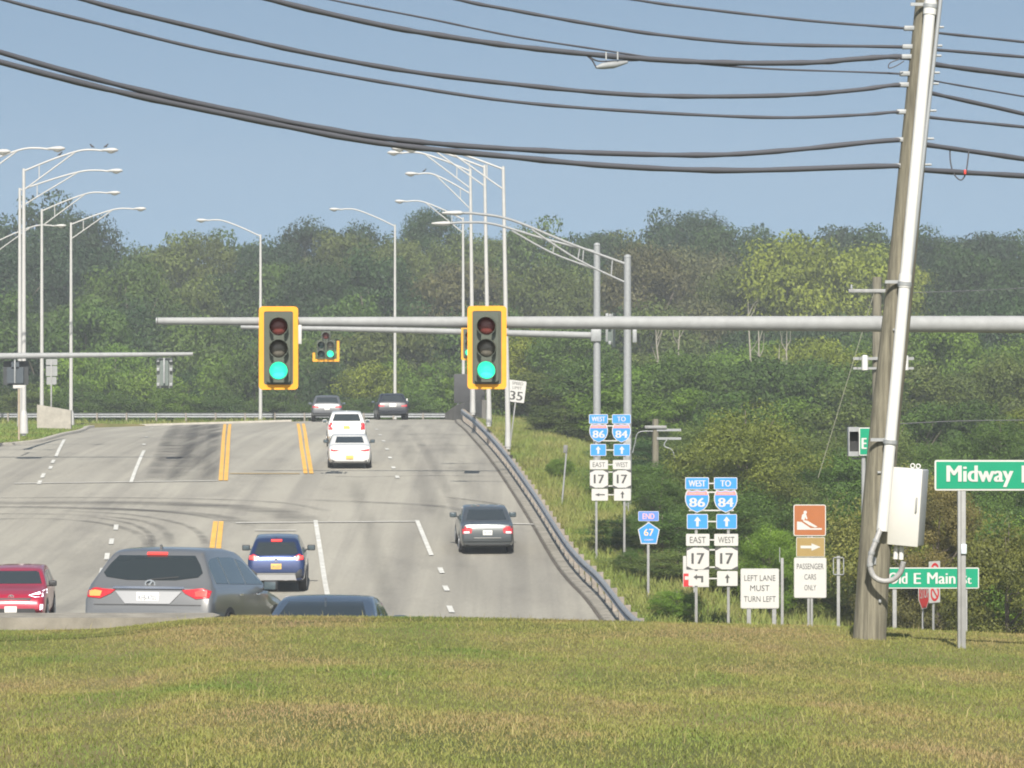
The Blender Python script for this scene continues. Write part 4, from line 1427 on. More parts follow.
# post with clamp frame, right of it
o = thing('sign_post', 'metal post with an empty sign bracket frame between the brown sign and the utility pole', 'post', P(838.5, 636, 80))
k = 80 / F
sign_post(o, 0, 80 * k, -1.6, .075)
MB().box((-.12, 0, 70 * k), (.02, .02, .42)).box((.12, 0, 70 * k), (.02, .02, .42)).box((0, 0, 70 * k + .2), (.26, .02, .02)).box((0, 0, 70 * k - .2), (.26, .02, .02)).build('bracket_frame', galv, o)

# red and white sign behind the near pair
Y = 96
b0 = P(691, 600, Y)
o = thing('notice_sign', 'white and red notice partly hidden behind the nearer pair of route signs', 'sign', b0)
c = rel(696, 571.5)
q = plate(o, 'sign_panel', 26 * Y / F, 31 * Y / F, c[0], c[1], sign_white, None, r=.01)
MB().box((c[0] - 8 * Y / F, -.012, c[1] - 8.5 * Y / F), (9 * Y / F, .008, 13 * Y / F)).build('red_band', sign_red, q)
MB().box((c[0] - 9 * Y / F, -.02, c[1] - 6.5 * Y / F), (4.5 * Y / F, .005, 3.5 * Y / F)).build('white_mark', sign_white, q)
sign_post(o, 0.1, rel(0, 580)[1], -1.5, .06)

# SPEED LIMIT 35
Y = 154
b0 = P(511.5, 430, Y)
o = thing('speed_limit_sign', 'tilted white SPEED LIMIT 35 sign beside the nearest right street lamp', 'road sign', b0, (0, R(7), 0))
c = rel(512, 391)
q = plate(o, 'sign_panel', .80, 1.0, c[0], c[1], sign_white, sign_black, r=.05, bw=.012)
letters(q, [('SPEED', c[0], c[1] + .36, .50, .13), ('LIMIT', c[0], c[1] + .16, .42, .13)], sign_black, bold=.004)
letters(q, [('35', c[0], c[1] - .20, .56, .40)], sign_black, name='number', bold=.03)
sign_post(o, c[0], c[1] + .4, -.8, .06)

# slanting marker
o = thing('marker_post', 'thin leaning marker post with a small box top on the grass bank', 'post', P(562, 503, 128), (0, R(5), 0))
MB().tube([(0, 0, -.4), (0, 0, 56 * 128 / F)], .035, 8).build('post', galv_light, o)
MB().box((-.05, 0, 54 * 128 / F), (.16, .10, .30), bevel=.02).build('marker_box', mat('dull_box', (0.16, 0.16, 0.16), .7), o)
o = thing('marker_post', 'short pale delineator post beside the dark vehicle on the crest', 'post', P(407, 420, 221))
MB().box((0, 0, .55), (.09, .03, 1.7), bevel=.01).build('post', sign_white, o)

# left corner small signs
Y = 192
b0 = P(52, 410, Y)
o = thing('stacked_sign', 'pale grey back of stacked signs on a single post above the left concrete wall', 'sign', b0)
for (a, b_, c_, d) in ((46, 359, 57.3, 365), (46, 366, 57.3, 376), (46.6, 377, 56.5, 384.5)):
    A, B = P(a, b_, Y) - b0, P(c_, d, Y) - b0
    MB().prism(rr(B.x - A.x, A.z - B.z, .04, 3, (A.x + B.x) / 2, (A.z + B.z) / 2), 0, .02).build('sign_panel', galv_light, o)
sign_post(o, -.04, rel(0, 360)[1], -1.0, .09, y=-.03)
Y = 153
b0 = P(19, 431, Y)
o = thing('small_sign', 'wooden post with a small plate at the left edge under the dark signal', 'sign', b0)
MB().tube([(0, 0, -.4), (0, 0, 45 * Y / F)], .05, 8).build('post', mat('tan_post', (0.36, 0.30, 0.22), .8, 0, .15, 5), o)
MB().box((0, -.06, 44.5 * Y / F), (.52, .02, .17), bevel=.005).build('sign_panel', sign_white, o)

# street name signs
Y = 31
b0 = P(961.5, 641, Y)
o = thing('street_name_sign', 'large green Midway Rd street name sign on a metal post at the right edge', 'street sign', b0)
A, B = P(934.5, 460, Y) - b0, P(1060, 490.5, Y) - b0
q = plate(o, 'name_panel', B.x - A.x, A.z - B.z, (A.x + B.x) / 2, (A.z + B.z) / 2, sign_green, sign_white, r=.018, bw=.016)
k = Y / F
def word(w, x0, x1, y0, y1):
    u, v = rel((x0 + x1) / 2, (y0 + y1) / 2)
    return (w, u, v, (x1 - x0) * k, (y1 - y0) * k)
letters(q, [word('Midway', 947, 1012.5, 465.5, 487), word('Rd', 1022, 1047, 465.5, 482.5)], sign_white, bold=.026)
zt = rel(0, 491)[1]
MB().box((-.022, 0, (zt - .5) / 2), (.028, .05, zt + .5), bevel=.004).box((.018, .012, (zt - .5) / 2), (.044, .028, zt + .5), bevel=.004).build('post', post_m, o)
MB().box((0.02, -.012, rel(0, 549)[1]), (.05, .02, .09), bevel=.006).build('clamp', mat('pale_tape', (.6, .68, .74), .5), o)
Y = 50
b0 = P(894.8, 641, Y)
o = thing('street_name_sign', 'green Old E Main St street name sign behind the utility pole', 'street sign', b0)
A, B = P(882, 567.5, Y) - b0, P(979, 588.5, Y) - b0
q = plate(o, 'name_panel', B.x - A.x, A.z - B.z, (A.x + B.x) / 2, (A.z + B.z) / 2, sign_green, sign_white, r=.02, bw=.016)
k = Y / F
letters(q, [word('Old', 888.5, 907, 572.5, 583.8), word('E', 914, 920.5, 573, 583.8), word('Main', 927.5, 955, 572.5, 583.8), word('St', 962, 971.3, 575.5, 583.8)], sign_white, bold=.026)
for px in (894.8, 965.5): sign_post(o, rel(px, 0)[0], rel(0, 580)[1], -.9, .06)
Y = 46
b0 = P(864, 641, Y)
o = thing('street_name_sign', 'small green sign starting with E mostly hidden behind the utility pole', 'street sign', b0)
A, B = P(859, 427.5, Y) - b0, P(893, 455.5, Y) - b0
q = plate(o, 'name_panel', B.x - A.x, A.z - B.z, (A.x + B.x) / 2, (A.z + B.z) / 2, sign_green, sign_white, r=.02, bw=.014)
k = Y / F
letters(q, [word('E Main', 862, 888, 438, 449)], sign_white, bold=.04)
MB().tube([(0, .06, -.8), (0, .06, rel(0, 456)[1])], .030, 10).build('post', galv_light, o)
th = thing('pedestrian_signal', 'grey boxy pedestrian signal housing left of the small green E sign', 'pedestrian signal', P(853.2, 441.5, 46.2))
k = 46.2 / F
mb = MB(); frame_mesh(mb, rr(11 * k, 29 * k, .008), rr(9 * k, 20 * k, .006), -.12, .06); mb.build('housing', galv, th)
MB().box((0, .03, 0), (9.3 * k, .03, 20.6 * k)).build('face', black_p, th)
MB().box((.045, .02, -17 * k), (.12, .03, .025)).build('bracket', galv_light, th)

# stop sign and no turn sign, seen obliquely
Y = 80
zt = P(0, 609, Y).z
p = P(924, 640, Y)
o = thing('stop_sign', 'red STOP sign seen obliquely below the Old E Main St sign', 'road sign', (p.x, Y, p.z), (0, 0, R(64)))
zc = zt - p.z + .38
octo = [(math.cos(R(22.5 + 45 * i)) * .38 / math.cos(R(22.5)), zc + math.sin(R(22.5 + 45 * i)) * .38 / math.cos(R(22.5))) for i in range(8)]
q = MB().prism(octo, -.004, .006).build('stop_panel', sign_white, o)
MB().prism([(x * .93, zc + (z - zc) * .93) for x, z in octo], -.007, -.0045).build('sign_face', sign_red, q)
letters(q, [('STOP', 0, zc, .58, .25)], sign_white, bold=.012)
sign_post(o, 0, zc, -1.6, .06)
p = P(934.5, 640, 79)
o = thing('no_turn_sign', 'white sign with red prohibition circles behind the Old E Main St sign', 'road sign', (p.x, 79, p.z), (0, 0, R(52)))
k = 79 / F
for cz in (640 - 571, 640 - 593):
    q = plate(o, 'sign_panel', .50, .46, 0, cz * k, sign_white, sign_grey, r=.03, bw=.008)
    mb = MB()
    ring_o = [(math.cos(R(15 * i)) * .19, cz * k + math.sin(R(15 * i)) * .19) for i in range(24)]
    ring_i = [(math.cos(R(15 * i)) * .13, cz * k + math.sin(R(15 * i)) * .13) for i in range(24)]
    frame_mesh(mb, ring_o, ring_i, -.0105, -.0075)
    mb.box((0, -.0125, cz * k), (.30, .003, .045), Matrix.Rotation(R(45), 3, 'Y'))
    mb.build('prohibition_ring', sign_red, q)
sign_post(o, .0, 74 * k, -1.6, .06)

# ------------------------------------------------------------------ leaning utility pole, conduit, cabinet
PY = 32.0
pb = P(870.5, 640, PY); pt = P(928, 0, PY)
d = (pt - pb)
ptop = pb + d * 1.5
up_pole = thing('utility_pole', 'tall leaning weathered wooden utility pole carrying the cables', 'utility pole', pb)
pc = [P(869.3, 640, PY) - pb, P(875.5, 540, PY) - pb, P(883.5, 440, PY) - pb, P(895.8, 325, PY) - pb, P(908.5, 200, PY) - pb, P(928, 0, PY) - pb]
pc = [pc[0] + Vector((-.02, 0, -.6))] + spline(pc, 5) + [d * 1.5]
MB().tube(pc, [.160 - .045 * i / (len(pc) - 1) for i in range(len(pc))], 24).build('pole', pole_wood, up_pole)
def on_pole(t): return d * t
cd = [P(882, 531, PY - .215) - pb, P(930.8, 0, PY - .185) - pb]
cdv = cd[1] - cd[0]
mb = MB().tube([cd[0], cd[0] + cdv * .5, cd[0] + cdv * 1.2], .054, 16)
mb.build('conduit', white_pvc, up_pole)
for py in (281, 8):
    p = cd[0] + cdv * ((531 - py) / 531)
    MB().tube([p - cdv.normalized() * .06, p + cdv.normalized() * .06], .061, 16).build('conduit_coupling', white_pvc, up_pole)
for py in (442, 284, 6):
    p = cd[0] + cdv * ((531 - py) / 531)
    mb = MB().tube([p - cdv.normalized() * .018, p + cdv.normalized() * .018], .066, 16)
    mb.box(p + Vector((-.10, .04, .02)), (.16, .02, .03))
    mb.build('strap', galv, up_pole)
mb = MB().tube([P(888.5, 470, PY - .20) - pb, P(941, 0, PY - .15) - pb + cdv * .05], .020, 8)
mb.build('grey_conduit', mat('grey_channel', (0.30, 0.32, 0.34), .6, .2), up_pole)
loop = [P(880.5, 529, 31.76), P(876, 541, 31.72), P(871.5, 553, 31.70), P(869.8, 565, 31.70), P(873.5, 576, 31.70), P(882, 581, 31.68), P(892, 580, 31.66), P(900, 573, 31.64), P(903.5, 562, 31.62)]
mb = MB().tube(spline([p - pb for p in loop], 6), .026, 10)
mb.build('flexible_conduit', mat('grey_flex', (0.30, 0.30, 0.30), .5, 0, .2, 30), up_pole)
for i in (1, 2, 3):
    MB().tube([loop[i] - pb + (loop[i + 1] - loop[i]).normalized() * -.012, loop[i] - pb + (loop[i + 1] - loop[i]).normalized() * .012], .032, 10).build('hose_clip', galv_light, up_pole)
for i, (py, dx, w_, h_) in enumerate(((560, -6, .05, .07), (505, 2, .03, .03), (472, -8, .035, .02), (380, -3, .03, .04), (330, -6, .02, .02), (600, 4, .025, .03))):
    t_ = (640 - py) / 640
    c_ = P(870.5 + 57.5 * t_ + dx, py, PY) - pb
    MB().box(c_ + Vector((0, -.158 + .018 * t_ * 2, 0)), (w_, .02, h_), bevel=.003).build('pole_tag', galv, up_pole)
# cabinet
lean = math.atan2(d.x, d.z)
cabc = P(907, 506.5, 31.93)
cab = thing('utility_cabinet', 'white metal cabinet strapped to the leaning utility pole', 'cabinet', cabc, (0, lean * .75, R(-25)))
MB().box((0, 0, 0), (.325, .19, .72), bevel=.012).build('cabinet_body', cab_shaded, cab)
MB().box((0, -.105, 0), (.33, .022, .73), bevel=.006).build('door', cab_white, cab)
MB().box((.13, -.125, 0.03), (.015, .02, .14), bevel=.004).build('latch', galv_light, cab)
for x in (.03, .085):
    mb = MB()
    ring = [(x + math.cos(R(30 * i)) * .020, .0, .385 + math.sin(R(30 * i)) * .020) for i in range(13)]
    mb.tube(ring, .006, 6, False)
    mb.build('lifting_eye', white_pvc, cab)
for x in (-.07, -.015):
    MB().tube([(x, -.03, -.36), (x, -.03, -.50)], .024, 10).build('conduit_stub', white_pvc, cab)
MB().box((-.05, .14, 0), (.06, .10, .5)).build('mounting_bracket', galv, cab)

# ------------------------------------------------------------------ overhead cables
def cable(pix, rad, label, name='overhead_cable'):
    """pixel points left to right with the depth growing towards the pole"""
    pts = []
    for px, py in pix:
        u = (px - 905) / 905.0
        Yd = 32.0 + (u * 5.0 if u < 0 else u * 8)
        pts.append(P(px, py, Yd))
    sp = spline(pts, 6)
    mb = MB()
    n = len(sp)
    mb.tube(sp, [rad * (1 + .16 * math.sin(i * 1.7) * math.sin(i * .37)) for i in range(n)], 8)
    o = mb.build(name, cable_m)
    set_props(o, label, 'cable', 'cables strung through the leaning utility pole')
    return o
cable([(420, -52), (540, -18), (640, 0.5), (712, 10), (812, 21), (907, 28.5), (939, 33), (1024, 42), (1150, 57)], .013, 'topmost overhead cable reaching the leaning pole')
cable([(250, -62), (360, -25), (460, 0), (512, 10), (587, 23.5), (662, 35), (762, 44), (902, 47), (939, 50), (1024, 57), (1150, 69)], .016, 'second overhead cable from the top at the leaning pole')
cable([(90, -62), (190, -25), (272, 0), (380, 25), (450, 37), (512, 46), (587, 54), (662, 60), (737, 63), (812, 62.5), (857, 59), (902, 57), (939, 65), (1024, 76), (1150, 92)], .025, 'thick overhead cable bundle carrying the pale splice closure')
cable([(120, -52), (230, -22), (332, 0), (430, 19), (512, 36), (602, 50), (677, 61), (762, 68.5), (904, 74), (935, 81), (1024, 96.5), (1150, 118)], .009, 'thinnest overhead wire crossing the thick bundle below the splice closure')
cable([(-120, -76), (0, -28), (85, 0), (200, 28.5), (300, 51.5), (410, 71.5), (512, 84), (612, 93.5), (697, 96.5), (792, 95), (857, 90), (902, 85), (933, 93.5), (1024, 114), (1150, 146)], .021, 'overhead cable just below the thin wire, fifth from the top at the pole')
cable([(-120, -38), (5, 0), (100, 24), (200, 48.5), (300, 67.5), (400, 85), (512, 101.5), (637, 111.5), (772, 117.5), (857, 115), (902, 112), (931, 117.5), (1024, 127), (1150, 140)], .015, 'overhead cable sixth from the top, above the lowest thick pair')
cable([(-120, 12), (0, 52), (115, 84), (225, 109), (350, 133), (430, 143), (512, 149), (612, 153.5), (712, 155), (792, 150), (897, 140), (928, 145), (1024, 159), (1150, 178)], .024, 'upper one of the lowest pair of thick overhead cables')
cable([(-120, 28), (0, 62), (115, 91), (225, 114), (350, 138.5), (430, 149), (512, 157), (612, 166), (737, 170.5), (892, 166), (924, 170), (1024, 176), (1150, 184)], .026, 'lowest thick overhead cable of all across the sky')
# splice closure hanging in the third cable
def Yd(px): return 32.0 + (px - 905) / 905 * 5.0
sp_ = thing('splice_closure', 'pale splice closure with looped leads hanging on the thick cable bundle', 'splice closure', P(611, 62, Yd(611)))
o_ = sp_.location
mb = MB().tube([P(596, 67.5, Yd(596)) - o_, P(603, 66, Yd(603)) - o_, P(613, 65, Yd(613)) - o_, P(627, 62, Yd(627)) - o_], [.012, .030, .032, .014], 10)
mb.build('closure_body', galv, sp_)
mb = MB()
mb.tube(spline([P(586, 55, Yd(586)) - o_, P(592, 60, Yd(592)) - o_, P(597, 68, Yd(597)) - o_, P(602, 66, Yd(602)) - o_], 5), .007, 6)
mb.tube(spline([P(588, 56, Yd(588)) - o_, P(598, 61, Yd(598)) - o_, P(615, 61, Yd(615)) - o_, P(638, 60.5, Yd(638)) - o_], 5), .008, 6)
mb.build('lead', cable_m, sp_)
mb = MB()
for px in (606, 617.5): mb.box(P(px, 56, Yd(px)) - o_ + Vector((0, -.03, 0)), (.012, .012, .07))
mb.build('hanger', galv, sp_)
# drop loop with red tag at the right
lp = thing('cable_loop', 'thin hanging wire loop with a red tag between the two lowest cables at the right', 'cable', P(960, 150, 32.5))
o_ = lp.location
mb = MB().tube(spline([P(950, 149, 32.4) - o_, P(950.5, 162, 32.4) - o_, P(954, 174, 32.4) - o_, P(961, 180, 32.4) - o_, P(966, 172, 32.4) - o_, P(969, 150, 32.4) - o_], 6), .007, 6)
mb.build('loop_wire', cable_m, lp)
MB().box(P(965, 172, 32.37) - o_, (.022, .022, .045), bevel=.004).build('red_tag', mat('red_tag', (.6, .06, .05), .5), lp)
lp = thing('cable_loop', 'small wire loop under the thick bundle just left of the pole top', 'cable', P(896, 60, 31.9))
o_ = lp.location
mb = MB().tube(spline([P(904, 61, 31.85) - o_, P(896, 66, 31.85) - o_, P(889, 68, 31.85) - o_, P(890, 63, 31.85) - o_, P(900, 59, 31.85) - o_], 6), .006, 6)
mb.build('loop_wire', cable_m, lp)
# hardware at the pole
for py in (28.5, 47, 57, 74, 85, 112, 140, 166):
    t = (640 - py) / 640
    px = 870.5 + 57.5 * t
    hw = MB()
    c = P(px - 13.5, py, PY) - pb
    hw.box(c + Vector((-.03, -.02, 0)), (.10, .06, .045), bevel=.008)
    hw.tube([c + Vector((-.02, 0, .012)), c + Vector((.30, 0, .012))], .012, 6)
    hw.build('cable_clamp', galv, up_pole)

# ------------------------------------------------------------------ background utility poles
def back_pole(px, py_top, Y, h, label, arm_py, arm_w, r=.16, ins=True):
    tp = P(px, py_top, Y)
    o = thing('utility_pole', label, 'utility pole', (tp.x, Y, tp.z - h))
    MB().tube([(0, 0, -.5), (0, 0, h)], [r * 1.15, r], 12).build('pole', pole_wood, o)
    za = P(0, arm_py, Y).z - (tp.z - h)
    MB().box((0, -.15, za), (arm_w, .10, .12), bevel=.01).build('crossarm', post_m, o)
    for x in (-arm_w * .45, arm_w * .45) if ins else ():
        MB().lathe([(0, .03), (.05, .05), (.09, .03), (.13, .04), (.16, .02)], 'Z', c=(x, -.15, za + .06), n=10).build('insulator', galv, o, 50)
    return o
bp = back_pole(877, 277, 118, 14, 'background wooden utility pole half hidden behind the leaning pole', 291, 2.0)
za = P(0, 362, 118).z - bp.location.z
for x in (-.45, .25, .95):
    MB().lathe([(-.3, .02), (-.28, .11), (.2, .11), (.24, .05)], 'Z', c=(x, -.28, za), n=12).build('transformer_can', white_pvc, bp, 40)
MB().box((.2, -.2, za + .12), (2.1, .08, .10)).box((.2, -.2, za - .22), (2.1, .08, .08)).build('equipment_rack', galv_light, bp)
q0, q1 = P(874, 293, 117.6) - bp.location, P(818, 478, 114) - bp.location
MB().tube([q0, q1], .011, 6).build('guy_wire', mat('guy_wire', (.20, .20, .15), .6), bp)
bp2 = back_pole(655.5, 419, 140, 6, 'short grey pole with a crossarm in the thicket near the far route signs', 427, .9, .13, False)
bp2.children[0].data = bp2.children[0].data
MB().box((.55, -.1, 5.2), (1.0, .08, .10)).box((.55, -.1, 5.55), (1.0, .08, .10)).build('bracket', galv, bp2)
mb = MB().tube(spline([Vector((-.1, -.1, 5.5)), Vector((-.7, -.1, 5.45)), Vector((-.85, -.1, 5.0)), Vector((-.95, -.1, 4.6))], 5), .02, 6)
mb.tube(spline([Vector((.5, -.15, 5.2)), Vector((.35, -.15, 4.9)), Vector((.7, -.15, 4.7)), Vector((.8, -.15, 4.2))], 5), .025, 6)
mb.build('lead', galv, bp2)
for (pa, pb_, Ya, lab) in (([(890, 293), (950, 291.5), (1024, 288), (1100, 280)], .014, 118, 'thin background wire running right across the trees above the mast arm'),
                           ([(895, 424), (960, 421), (1030, 420), (1100, 419)], .016, 118, 'thin background wire across the trees right of the white cabinet')):
    pts = [P(a, b, Ya) for a, b in pa]
    oo = MB().tube(spline(pts, 5), pb_, 6).build('overhead_cable', cable_m)
    set_props(oo, lab, 'cable')

# ------------------------------------------------------------------ vehicles
glass_m = mat('car_glass', (0.022, 0.028, 0.030), 0.06, 0, spec=0.8)
glass_sky = mat('tinted_side_glass', (0.06, 0.085, 0.10), 0.06, 0, spec=0.9)
chrome = mat('chrome_trim', (0.75, 0.75, 0.76), 0.18, 0.9)
tail_red = mat('tail_lamp', (0.42, 0.02, 0.03), 0.2, coat=.5)
tail_lit = mat('lit_brake_lamp', (0.5, 0.03, 0.03), 0.25, emit=(1.0, 0.07, 0.05), estr=0.75)
tail_orange = mat('lit_turn_lamp', (0.6, 0.1, 0.03), 0.25, emit=(1.0, 0.22, 0.06), estr=1.1)
lamp_clear = mat('clear_lamp', (0.75, 0.75, 0.78), 0.15, coat=.5)
lamp_on = mat('lit_headlamp', (0.9, 0.9, 0.95), 0.2, emit=(0.9, 0.92, 1.0), estr=1.3)
plate_w = mat('plate_white', (0.72, 0.72, 0.70), 0.5)
plate_o = mat('plate_gold', (0.72, 0.45, 0.12), 0.5)
rim_m = mat('alloy_rim', (0.42, 0.43, 0.45), 0.35, 0.7)
trim_b = mat('black_trim', (0.03, 0.031, 0.033), 0.55)

def paint(name, col, metal=0.5, rough=0.32):
    return mat(name, col, rough, metal, coat=0.8)

class Car:
    def __init__(self, label, W, L, H, top, belt, clear, paint_m, name='parked_car', cat='car', tumble=.34, group='cars on the road', taper=(.05, .07)):
        self.taper = taper
        self.W, self.L, self.H = W, L, H
        self.top = top; self.belt = belt; self.clear = clear; self.k = tumble
        self.root = thing(name, label, cat, group=group)
        self.pm = paint_m
        self.body()
    def zt(self, y): return float(np.interp(y, [p[0] for p in self.top], [p[1] for p in self.top]))
    def section(self, y):
        L2 = self.L / 2
        e = abs(y) / L2
        w = self.W / 2 * (1 - self.taper[0] * e ** 3 - self.taper[1] * max(0, (e - .9) / .1) ** 2)
        zt = self.zt(y)
        zb = self.clear + .10 * max(0, (e - .82) / .18)
        belt = self.belt + .03 * (-y / L2)
        zs = min(belt, zt - .09)
        h = zt - zs
        xe = w * .955 - self.k * max(0, h - .09) - .01
        return [(w * .78, zb), (w * .93, zb + .025), (w * .985, zb + .14), (w, zb + .5 * (zs - zb)), (w * .995, zs - .10), (w * .975, zs - .02), (w * .955, zs + .005),
                (w * .955 * .5 + xe * .5 + .006, zs + (h - .06) * .5), (xe, zt - .065), (xe - .035, zt - .028), (xe - .10, zt - .010), (xe * .5, zt + .004), (0, zt + .010)]
    def body(self):
        ys_ = set()
        for a, b in zip(self.top[:-1], self.top[1:]):
            n = max(1, int(math.ceil((b[0] - a[0]) / .10)))
            for i in range(n + 1): ys_.add(round(a[0] + (b[0] - a[0]) * i / n, 4))
        ys_ = sorted(ys_)
        bm = bmesh.new()
        rings = []
        for y in ys_:
            s = self.section(y)
            full = [(x, z) for x, z in s] + [(-x, z) for x, z in s[-2::-1]]
            rings.append([bm.verts.new((x, y, z)) for x, z in full])
        n = len(rings[0])
        for a, b in zip(rings[:-1], rings[1:]):
            for k in range(n):
                bm.faces.new((a[k], a[(k + 1) % n], b[(k + 1) % n], b[k]))
        bm.faces.new(rings[0]); bm.faces.new(rings[-1][::-1])
        bmesh.ops.recalc_face_normals(bm, faces=bm.faces[:])
        self.bvh = BVHTree.FromBMesh(bm)
        me = bpy.data.meshes.new('body')
        bm.to_mesh(me); bm.free()
        me.shade_smooth(); me.set_sharp_from_angle(angle=R(35))
        self.body_o = link_mesh('body', me, self.pm, self.root)
    def panel(self, name, poly, view, m, off=.006, parent=None, step=.08, thick=.012):
        bm = bmesh.new()
        ax = {'rear': (0, 2), 'front': (0, 2), 'right': (1, 2), 'left': (1, 2), 'top': (0, 1)}[view]
        def mk(u, v):
            c = [0, 0, 0]; c[ax[0]] = u; c[ax[1]] = v
            return Vector(c)
        vs_ = [bm.verts.new(mk(u, v)) for u, v in poly]
        bm.faces.new(vs_)
        for a in (0, 1):
            lo = min(p[a] for p in poly); hi = max(p[a] for p in poly)
            nrm = mk(1, 0) if a == 0 else mk(0, 1)
            t = lo + step
            while t < hi - .01:
                bmesh.ops.bisect_plane(bm, geom=bm.verts[:] + bm.edges[:] + bm.faces[:], plane_co=nrm * t, plane_no=nrm)
                t += step
        dr = {'rear': Vector((0, 1, 0)), 'front': Vector((0, -1, 0)), 'right': Vector((-1, 0, 0)), 'left': Vector((1, 0, 0)), 'top': Vector((0, 0, -1))}[view]
        for v in bm.verts:
            org = v.co - dr * 6
            hit, nr, _, _ = self.bvh.ray_cast(org, dr)
            if hit is None:
                hit, nr, _, _ = self.bvh.find_nearest(v.co - dr * self.L * .45)
            v.co = hit - dr * off * .5 + nr * off * .7
        r = bmesh.ops.extrude_face_region(bm, geom=bm.faces[:])
        for v in [g for g in r['geom'] if isinstance(g, bmesh.types.BMVert)]:
            v.co += dr * thick
        bmesh.ops.recalc_face_normals(bm, faces=bm.faces[:])
        me = bpy.data.meshes.new(name)
        bm.to_mesh(me); bm.free()
        me.shade_smooth(); me.set_sharp_from_angle(angle=R(50))
        return link_mesh(name, me, m, parent or self.root)
    def sym(self, name, poly, view, m, **kw):
        self.panel(name, poly, view, m, **kw)
        return self.panel(name, [(-x, z) for x, z in poly][::-1], view, m, **kw)
    def surf_y(self, x, z, front=False):
        s = 1 if front else -1
        hit, nr, _, _ = self.bvh.ray_cast(Vector((x, s * 6, z)), Vector((0, -s, 0)))
        return hit.y if hit else s * self.L / 2
    def plate(self, z, m, text=None, front=False, x=0, w=.31, h=.155, tcol=None):
        y = self.surf_y(x, z, front)
        s = 1 if front else -1
        q = MB().box((x, y + s * .018, z), (w, .022, h), bevel=.004).build('number_plate', m, self.root)
        if text:
            t = letters(q, [(text, 0, 0, w * .8, h * .46)], tcol or mat('plate_text', (.12, .14, .2), .6), 0, bold=.01)
            t.location = (x, y + s * .031, z)
            if front: t.rotation_euler = (0, 0, math.pi)
        return q
    def wheels(self, r=.34, tw=.23, yf=None, yr=None):
        yf = yf if yf is not None else self.L * .30
        yr = yr if yr is not None else -self.L * .29
        for y in (yf, yr):
            w = self.section(y)[3][0]
            for s in (-1, 1):
                arch = [(y + math.cos(R(a)) * (r + .055), r + math.sin(R(a)) * (r + .055)) for a in range(-20, 201, 11)]
                arch = [(u, max(v, self.clear + .02)) for u, v in arch]
                self.panel('wheel_arch', arch, 'right' if s > 0 else 'left', trim_b, off=.004)
                mb = MB().lathe([(-tw / 2, r * .72), (-tw / 2, r * .95), (-tw * .36, r), (tw * .36, r), (tw / 2, r * .95), (tw / 2, r * .72)], 'X', n=28)
                for v in mb.bm.verts: v.co += Vector((s * (w - tw / 2 + .012), y, r))
                wh = mb.build('wheel', dark_rubber, self.root, 40)
                mb = MB().lathe([(0, r * .68), (.02, r * .68), (.03, r * .60), (.012, r * .52), (.012, r * .15), (.03, r * .13), (.03, .02)], 'X', n=20)
                for v in mb.bm.verts: v.co = Vector((v.co.x * s + s * (w - .005), v.co.y + y, v.co.z + r))
                mb.build('rim', rim_m, wh, 40)
    def mirrors(self, y, z, m=None, size=1.0):
        w = self.section(y)[6][0]
        for s in (-1, 1):
            mb = MB().box((s * (w + .13 * size), y, z), (.21 * size, .11, .15 * size), bevel=.035)
            mb.tube([(s * (w - .03), y + .02, z - .06), (s * (w + .08), y, z - .05)], .025, 6)
            mm = mb.build('wing_mirror', m or self.pm, self.root, 50)
            MB().box((s * (w + .13 * size), y - .058, z), (.17 * size, .006, .11 * size), bevel=.002).build('mirror_glass', glass_sky, mm)
    def side_windows(self, spans, top_gap=.12, bot_gap=.05, m=None):
        for y0, y1 in spans:
            n = 8
            up, lo = [], []
            for i in range(n + 1):
                y = y0 + (y1 - y0) * i / n
                b = self.belt + .03 * (-y / (self.L / 2)) + bot_gap
                t = self.zt(y) - top_gap
                if t - b < .05: t = b + .05
                up.append((y, t)); lo.append((y, b))
            poly = lo + up[::-1]
            for v in ('right', 'left'):
                self.panel('side_window', poly, v, m or glass_sky, off=.005)
    def fin(self, y, z=None):
        zt = self.zt(y)
        mb = MB().prism([(0, 0), (.14, 0), (.015, .085), (-.01, .08)], -.015, .015)
        for v in mb.bm.verts: v.co = Vector((v.co.y, y + v.co.x, v.co.z + zt))
        mb.build('roof_antenna', self.pm, self.root)
    def emblem(self, z, w=.13, h=.10, front=False):
        y = self.surf_y(0, z, front); s = 1 if front else -1
        mb = MB()
        outer = [(math.cos(R(20 * i)) * w / 2, z + math.sin(R(20 * i)) * h / 2) for i in range(18)]
        inner = [(x * .74, z + (zz - z) * .74) for x, zz in outer]
        frame_mesh(mb, outer, inner, y + s * .022, y - s * .01)
        mb.box((0, y + s * .012, z), (w * .16, .016, h * .8), Matrix.Rotation(R(35), 3, 'Y'))
        mb.build('emblem', chrome, self.root)
    def place(self, px, py, rz=0.0, Y=None, follow=True, dz=0):
        if Y is None: p = G(px, py)
        else:
            x = (px - CX) * Y / F
            p = Vector((x, Y, float(z_road(x, Y))))
        # pitch with the slope of the road
        dyv = 1.4
        slope = (float(z_road(p.x, p.y + self.L / 2 + dyv)) - float(z_road(p.x, p.y - dyv + self.L / 2))) / (2 * dyv) if follow else 0
        pitch = math.atan(slope)
        c = Vector((0, self.L * .5, 0))
        rot = Matrix.Rotation(rz, 3, 'Z') @ Matrix.Rotation(pitch, 3, 'X')
        self.root.rotation_euler = rot.to_euler()
        q = p + rot @ Vector((0, self.L * .29, 0))
        self.root.location = (q.x, q.y, q.z + dz)
        return self

